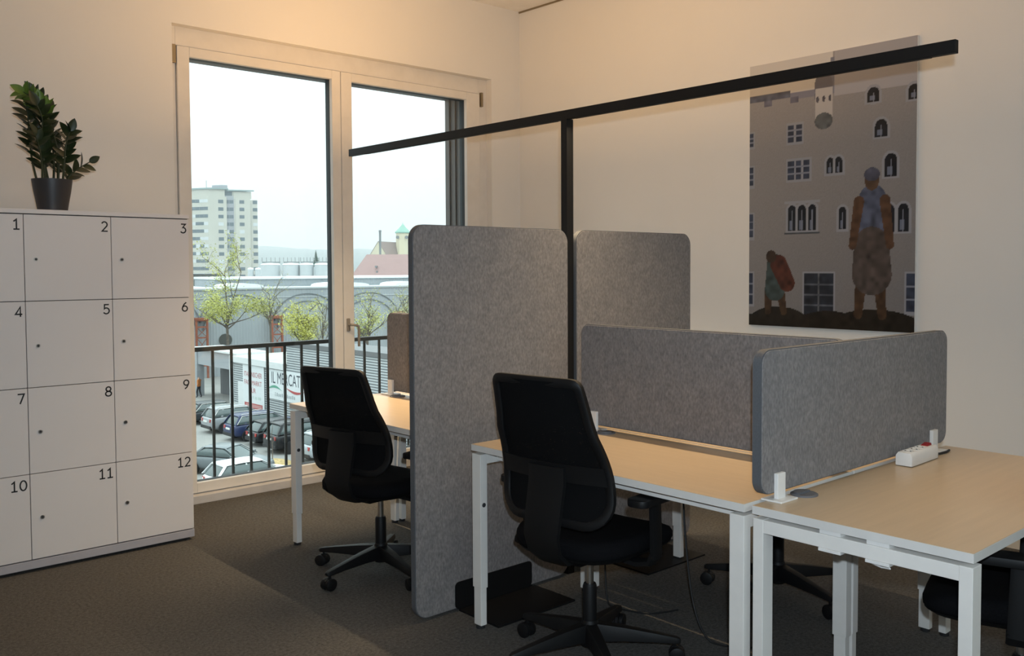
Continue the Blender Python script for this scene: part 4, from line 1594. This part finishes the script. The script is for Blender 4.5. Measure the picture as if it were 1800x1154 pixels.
# ------------------------------------------------------------------ trees
def grow(seed, trunk_h, spread, height, r0, n_main, leaf_m, leaf_n, leaf_s, leaf_r=1.0, lead=.62, rise=(.25, .75)):
    rnd = random.Random(seed)
    br = MB()
    tips = []
    segs = [(0, 0, 0), (.05, .03, trunk_h * .5), (.0, .06, trunk_h)]
    br.tube(segs, [r0, r0 * .85, r0 * .75], 7)

    def limb(p, d, ln, r, lv):
        pts = [p]
        q = p.copy()
        dd = d.copy()
        for k in range(4):
            jt = .07 if lv == 0 and d.z > .95 else .22
            dd = (dd + Vector((rnd.uniform(-jt, jt), rnd.uniform(-jt, jt), rnd.uniform(-.05, .18)))).normalized()
            q = q + dd * (ln / 4)
            pts.append(q)
        br.tube(pts, [r, r * .8, r * .6, r * .45, r * .3], 5 if lv < 2 else 3)
        if lv >= 2:
            tips.extend(pts[1:])
            return
        tips.extend(pts[3:])
        for k in range(4 if lv == 0 else 3):
            i = rnd.randint(1, 4)
            a = rnd.uniform(0, 2 * PI)
            nd = (dd * .7 + Vector((math.cos(a), math.sin(a), rnd.uniform(-.1, .5))) * .8).normalized()
            limb(pts[i], nd, ln * rnd.uniform(.42, .62), r * .5, lv + 1)
    top = Vector(segs[-1])
    for k in range(n_main):
        a = 2 * PI * k / n_main + rnd.uniform(-.4, .4)
        z = trunk_h * (.8 + .2 * rnd.random())
        d = Vector((math.cos(a) * spread, math.sin(a) * spread, height * rnd.uniform(*rise))).normalized()
        limb(Vector((0, .05, z)), d, math.hypot(spread, height * .5) * rnd.uniform(.6, .85), r0 * .5, 0)
    limb(top, Vector((0, 0, 1)), height * lead, r0 * .7, 0)
    limb(top, Vector((.15, -.1, 1)).normalized(), height * (lead + .1), r0 * .6, 0)
    lf = MB()
    vs_, fs_ = [], []
    for k in range(leaf_n):
        c_ = rnd.choice(tips) + Vector((rnd.gauss(0, .30), rnd.gauss(0, .30), rnd.gauss(0, .22))) * leaf_r
        a, b_ = Vector((rnd.gauss(0, 1), rnd.gauss(0, 1), rnd.gauss(0, .6))).normalized(), Vector((rnd.gauss(0, 1), rnd.gauss(0, 1), rnd.gauss(0, 1))).normalized()
        s_ = leaf_s * rnd.uniform(.6, 1.3)
        o = len(vs_)
        vs_ += [c_ + a * s_, c_ + b_ * s_ * .5, c_ - a * s_, c_ - b_ * s_ * .5]
        fs_.append((o, o + 1, o + 2, o + 3))
    lf.add(vs_, fs_)
    return br, lf


def tree(label, px, D, seed, trunk_h, spread, height, r0, n_main, leaf_m, leaf_n, leaf_s, leaf_r=1.0, lead=.62, rise=(.25, .75)):
    p = at(px, 470, D)
    t = thing('tree', label, 'tree', (p.x, p.y, GZ), 0, 'spring trees in front of the hall')
    br, lf = grow(seed, trunk_h, spread, height, r0, n_main, leaf_m, leaf_n, leaf_s, leaf_r, lead, rise)
    br.build('branches', 'bark', t)
    tag(lf.build('foliage', leaf_m, t), kind='stuff')
    return t


tree('largest yellow-green tree, in front of the apartment tower', 398, 84, 11, 5.4, 3.3, 5.2, .15, 6, 'foliage_spring', 7200, .095, .95, .85, (.12, .5))
tree('nearly bare slender tree beside a rust-red truss', 474, 84, 8, 5.8, 1.3, 3.8, .11, 5, 'foliage_pale', 800, .06, .9)
tree('dense yellow flowering shrub just above the handrail', 531, 82, 12, 4.5, 1.7, 3.0, .12, 8, 'foliage_bush', 6500, .08, 1.0)
tree('thin-leaved branching tree right of the yellow shrub', 566, 79, 15, 4.9, 1.4, 3.6, .10, 5, 'foliage_pale', 700, .07, .8)
tree('slim young tree behind the right window leaf handle', 645, 76, 21, 4.9, 1.7, 4.2, .11, 6, 'foliage_spring', 2000, .08, 1.0)
tree('sparse tree beside the far low felt screen', 708, 80, 27, 5.4, 1.6, 3.8, .11, 6, 'foliage_pale', 1700, .07, .9)

# ------------------------------------------------------------------ apartment tower
TD = 350
tc_ = at(368, 470, TD)
z_of = lambda py, D: CAM.z + (PPY + FPX * math.tan(PITCH) - py) / FPX * D
tw = thing('apartment_tower', 'pale high-rise apartment tower left in the window', 'building', (tc_.x, tc_.y, GZ))
# local frame: corner towards the viewer at the origin; A-face runs left (ribbon windows), B-face runs right
rl = Vector((Rv.x, Rv.y)).normalized()
fw = Vector((Fv.x, Fv.y)).normalized()
dA = (-rl * .93 + fw * .38).normalized()
dB = (rl * .93 + fw * .38).normalized()
LA, LB = 13.5, 18.4
roofz = z_of(344, TD) - GZ
penz = z_of(330, TD) - GZ


def TP(a, b, z):
    q = dA * a + dB * b
    return (q.x, q.y, z)


def tbox(name, a0, a1, b0, b1, z0, z1, m_, parent=tw):
    return MB().hexa([TP(a0, b0, z0), TP(a1, b0, z0), TP(a1, b1, z0), TP(a0, b1, z0)], [TP(a0, b0, z1), TP(a1, b0, z1), TP(a1, b1, z1), TP(a0, b1, z1)]).build(name, m_, parent)


tbox('wall', 0, LA, 0, 6.6, 0, roofz, 'tower_wall')
tbox('wall', 0, LA, 9.9, LB - 3.2, 0, roofz - .6, 'tower_wall')
tbox('wall', .8, LA, LB - 3.2, LB, 0, roofz - .9, 'tower_wall')
tbox('stair_recess', .9, LA, 6.6, 9.9, 0, roofz + .5, 'tower_recess')
tbox('penthouse', .6, LA, .8, 6.4, roofz, penz - .2, 'tower_wall')
tbox('penthouse', .8, LA, 9.8, LB - 2.2, roofz - .6, penz - .9, 'tower_wall')
tbox('penthouse', 1.6, LA, 6.4, 9.8, roofz, penz - .6, 'tower_glass')
tbox('roof_slab', -.3, LA + 1, .2, 7.0, penz - .2, penz + .35, 'tower_roof')
tbox('roof_slab', .0, LA, 7.0, LB - 1.8, penz - .7, penz - .2, 'tower_roof')
tbox('lift_hut', 3, 7, 6.6, 9.2, penz - .2, penz + 1.6, 'tower_recess')
pmast = TP(2, 3.0, penz)
MB().tube([(pmast[0] - 2.2 * rl.x, pmast[1] - 2.2 * rl.y, penz), (pmast[0] - 2.2 * rl.x, pmast[1] - 2.2 * rl.y, penz + 3.2)], .12, 5).build('mast', 'tower_roof', tw)
fh = 13.2 * TD / FPX
rnd = random.Random(2)
for r in range(12):
    zc = z_of(351.5 + 13.2 * r, TD) - GZ
    if zc < 2:
        continue
    for k in range(6):          # ribbon windows on the left face
        a0 = .2 + k * 2.05
        o = tbox('window', a0, a0 + 1.9, -.08, .1, zc - .62, zc + .62, 'tower_glass' if rnd.random() < .86 else 'tower_blind')
    for b0, b1 in ((3.55, 5.35), (6.9, 8.0), (8.2, 9.6), (11.2, 12.9), (LB - 1.7, LB - .1)):
        a_ = -.08 if b0 not in (6.9, 8.2) else .82
        if b0 > 15:
            a_ = .72
        o = tbox('window', a_, a_ + .2, b0, b1, zc - .72 - .12, zc + .60 - .12, 'tower_glass' if rnd.random() < .8 else 'tower_blind')

# ------------------------------------------------------------------ silos, church, conifer, grey block, hills
sd_ = 190
for i, (xa, xb, yt) in enumerate(((459, 492, 464), (497, 526, 464), (527, 551, 464), (553, 580, 464), (435, 446, 472), (448, 459, 472))):
    c_ = at((xa + xb) / 2, 470, sd_ + (0 if i < 4 else 12))
    r_ = (xb - xa) / 2 / FPX * sd_
    h_ = z_of(yt, sd_) - GZ
    lab = ['first big pale storage tank from the left', 'second big pale storage tank from the left', 'third big pale storage tank from the left', 'fourth big pale storage tank, beside the window mullion', 'low small tank beside the apartment tower', 'low small tank beside the first big tank'][i]
    t = thing('storage_tank', lab + ' behind the hall', 'tank', (c_.x, c_.y, GZ), 0, 'storage tanks')
    MB().lathe([(r_, 0), (r_, h_)], (0, 0, 0), 28).build('shell', 'silo', t, smooth=True)
    MB().lathe([(r_ * 1.03, h_ - .05), (r_ * .9, h_ + .22), (r_ * .3, h_ + .36), (.02, h_ + .38)], (0, 0, 0), 28).build('lid', 'hall_roof', t, smooth=True)
    if i < 4:
        gy = MB()
        gy.box((-r_ * .95, .4, h_ + .35), (r_ * .95, .7, h_ + .62))
        for k in range(5):
            gy.box((-r_ + k * r_ * .47, .5, h_ + .6), (-r_ + k * r_ * .47 + .08, .58, h_ + 1.5))
        g_ = gy.build('gantry', 'silo_dark', t)
        g_.rotation_euler = (0, 0, -YAW)

CD = 340


def card_frame(px, D):
    p = at(px, 470, D)
    return (p.x, p.y, GZ), -YAW


def lx(px, c, D):
    return (px - c) / FPX * D


def lz(py, D):
    return z_of(py, D) - GZ


loc, rz = card_frame(700, CD)
ch = thing('church', 'pale yellow church with green tower cap and steep brown roof', 'church', loc, rz)
cX = lambda p: lx(p, 700, CD)
cZ = lambda p: lz(p, CD)
# tower: octagon with pyramid cap
tR = cX(716.5) - cX(704)
tcx = cX(704)
oct_ = lambda r_, z: [(tcx + r_ * math.cos(PI / 8 + k * PI / 4), 6 + r_ * math.sin(PI / 8 + k * PI / 4), z) for k in range(8)]
MB().rings([oct_(tR, 0), oct_(tR, cZ(408))]).build('tower', 'church_wall', ch)
MB().rings([oct_(tR * 1.13, cZ(408.5)), oct_(tR * 1.13, cZ(406.5)), oct_(tR * .45, cZ(398)), oct_(.05, cZ(391.5))]).build('tower_cap', 'copper_green', ch)
for p in (696.5, 712.5):
    MB().lathe([(.62, -.3), (.62, .2)], (cX(p), 6 - tR * .93, cZ(416)), 14, axis='y').build('clock', 'rib_grey', ch)
MB().tube([(tcx, 6, cZ(392)), (tcx, 6, cZ(389))], .10, 4).build('finial', 'copper_green', ch)
# nave with gable
gz_ = cZ(447)
MB().prism([(cX(652.5), 0), (cX(680.5), 0), (cX(680.5), gz_), (cX(667), cZ(424.5)), (cX(652.5), gz_)], -2, -1.4, 'y').build('gable', 'church_wall', ch)
MB().add([(cX(680.9), -2.2, gz_ - .2), (cX(667), -2.2, cZ(423.6)), (cX(697.5), 8, cZ(424.8)), (cX(706), 8, gz_), (cX(652), -2.2, gz_ - .2), (cX(682), 10, gz_)],
         [(0, 1, 2, 3), (1, 4, 5, 2)]).build('roof', 'roof_brown', ch)
MB().box((cX(653), -1.6, 0), (cX(704), 9, gz_ - .3)).build('nave', 'church_wall', ch)
chm = thing('chimney', 'slim dark chimney beside the church gable', 'chimney', *card_frame(668.7, CD - 14))
MB().tube([(0, 0, 0), (0, 0, lz(407, CD - 14))], .40, 8).build('shaft', 'rib_grey', chm)
MB().lathe([(.5, 0), (.5, .5), (.42, .6)], (0, 0, lz(407, CD - 14)), 10).build('cap', 'rib_grey', chm)

BD = 300
loc, rz = card_frame(680, BD)
bh = thing('red_roofed_house', 'broad house with a large pinkish red hipped roof below the church', 'building', loc, rz)
bX = lambda p: lx(p, 680, BD)
bZ = lambda p: lz(p, BD)
e0, e1 = bX(614), bX(790)
MB().box((e0 + .5, 0, 0), (e1, 14, bZ(488.5))).build('wall', 'church_wall', bh)
rz0, rz1 = bZ(489.5), bZ(446)
ra, rb = bX(637), bX(790)
MB().add([(e0, -.6, rz0), (e1, -.6, rz0), (e1, 15, rz0), (e0, 15, rz0), (ra, 7, rz1), (rb, 7, rz1)], [(0, 1, 5, 4), (2, 3, 4, 5), (3, 0, 4), (1, 2, 5), (0, 3, 2, 1)]).build('roof', 'roof_red', bh)
for px_, py_ in ((659, 468), (661, 477), (662, 481)):
    MB().box((bX(px_) - .25, -.9 + 2.2, bZ(py_) - .3), (bX(px_) + .25, 3.5, bZ(py_) + .3)).build('roof_hatch', 'rib_grey', bh)

loc, rz = card_frame(346, 150)
gb = thing('grey_house', 'dark grey flat-roofed house under the apartment tower', 'building', loc, rz)
MB().box((-4, 0, 0), (lx(357, 346, 150), 8, lz(481, 150))).build('wall', 'dark_block', gb)
MB().box((-4.2, -.2, lz(481, 150)), (lx(357, 346, 150) + .2, 8.2, lz(479.5, 150))).build('roof', 'rib_grey', gb)

cp = at(555.5, 470, 260)
cf = thing('conifer', 'dark pointed conifer standing behind the storage tanks', 'tree', (cp.x, cp.y, GZ))
MB().tube([(0, 0, 0), (0, 0, lz(446, 260))], .25, 6).build('trunk', 'bark', cf)
rnd = random.Random(6)
cm = MB()
zt = lz(439, 260)
for k in range(11):
    u = k / 11
    r_ = 1.35 * (u + .08)
    z = zt - u * (zt - lz(466, 260))
    ring, rin = [], []
    for j in range(14):
        a = 2 * PI * j / 14
        q = r_ * (1 if j % 2 else .62) * rnd.uniform(.85, 1.15)
        ring.append((q * math.cos(a), q * math.sin(a), z - .5 * (.6 + u)))
    cm.add(ring + [(0, 0, z + .25)], [(j, (j + 1) % 14, 14) for j in range(14)])
tag(cm.build('foliage', 'conifer_green', cf), kind='stuff')

# wooded hills on the horizon
hm = MB()
cols, rows = 120, 6
rnd = random.Random(9)
vs_, fs_ = [], []
prof = []
hv = 0
for i in range(cols + 1):
    px = -200 + 1500 * i / cols
    hv = .7 * hv + rnd.uniform(-1, 1)
    top = 436 + 2.2 * math.sin(i * .21) + 1.6 * math.sin(i * .53 + 1) + .8 * hv + max(0, px - 620) * .02
    prof.append((px, top))
for j in range(rows + 1):
    u = j / rows
    D = 1500 + 900 * u
    for px, top in prof:
        p = at(px, 470, D)
        zt = z_of(top, 2400)
        vs_.append((p.x, p.y, GZ + (zt - GZ) * (u ** .7) + (rnd.uniform(-2.2, 2.2) if 0 < j < rows else rnd.uniform(-.8, .8))))
for j in range(rows):
    for i in range(cols):
        a = j * (cols + 1) + i
        fs_.append((a, a + 1, a + cols + 2, a + cols + 1))
hm.add(vs_, fs_)
tag(hm.build('hills', 'forest'), 'hazy wooded hills along the horizon', kind='structure')

# haze over the town
m = bpy.data.materials.new('haze')
m.use_nodes = True
n, l = m.node_tree.nodes, m.node_tree.links
n.remove(n['Principled BSDF'])
vsn = n.new('ShaderNodeVolumeScatter')
vsn.inputs['Color'].default_value = (.90, .97, 1, 1)
vsn.inputs['Density'].default_value = .0007
vsn.inputs['Anisotropy'].default_value = .2
l.new(vsn.outputs[0], [x for x in n if x.type == 'OUTPUT_MATERIAL'][0].inputs['Volume'])
MATS['haze'] = m
p0, p1, p2, p3 = at(-300, 470, 130), at(1400, 470, 130), at(1400, 470, 2600), at(-300, 470, 2600)
hz = MB().hexa([(q.x, q.y, GZ + .1) for q in (p0, p1, p2, p3)], [(q.x, q.y, GZ + 120) for q in (p0, p1, p2, p3)]).build('haze', 'haze')
tag(hz, 'thin bluish haze hanging over the distant town', 'haze', kind='stuff')
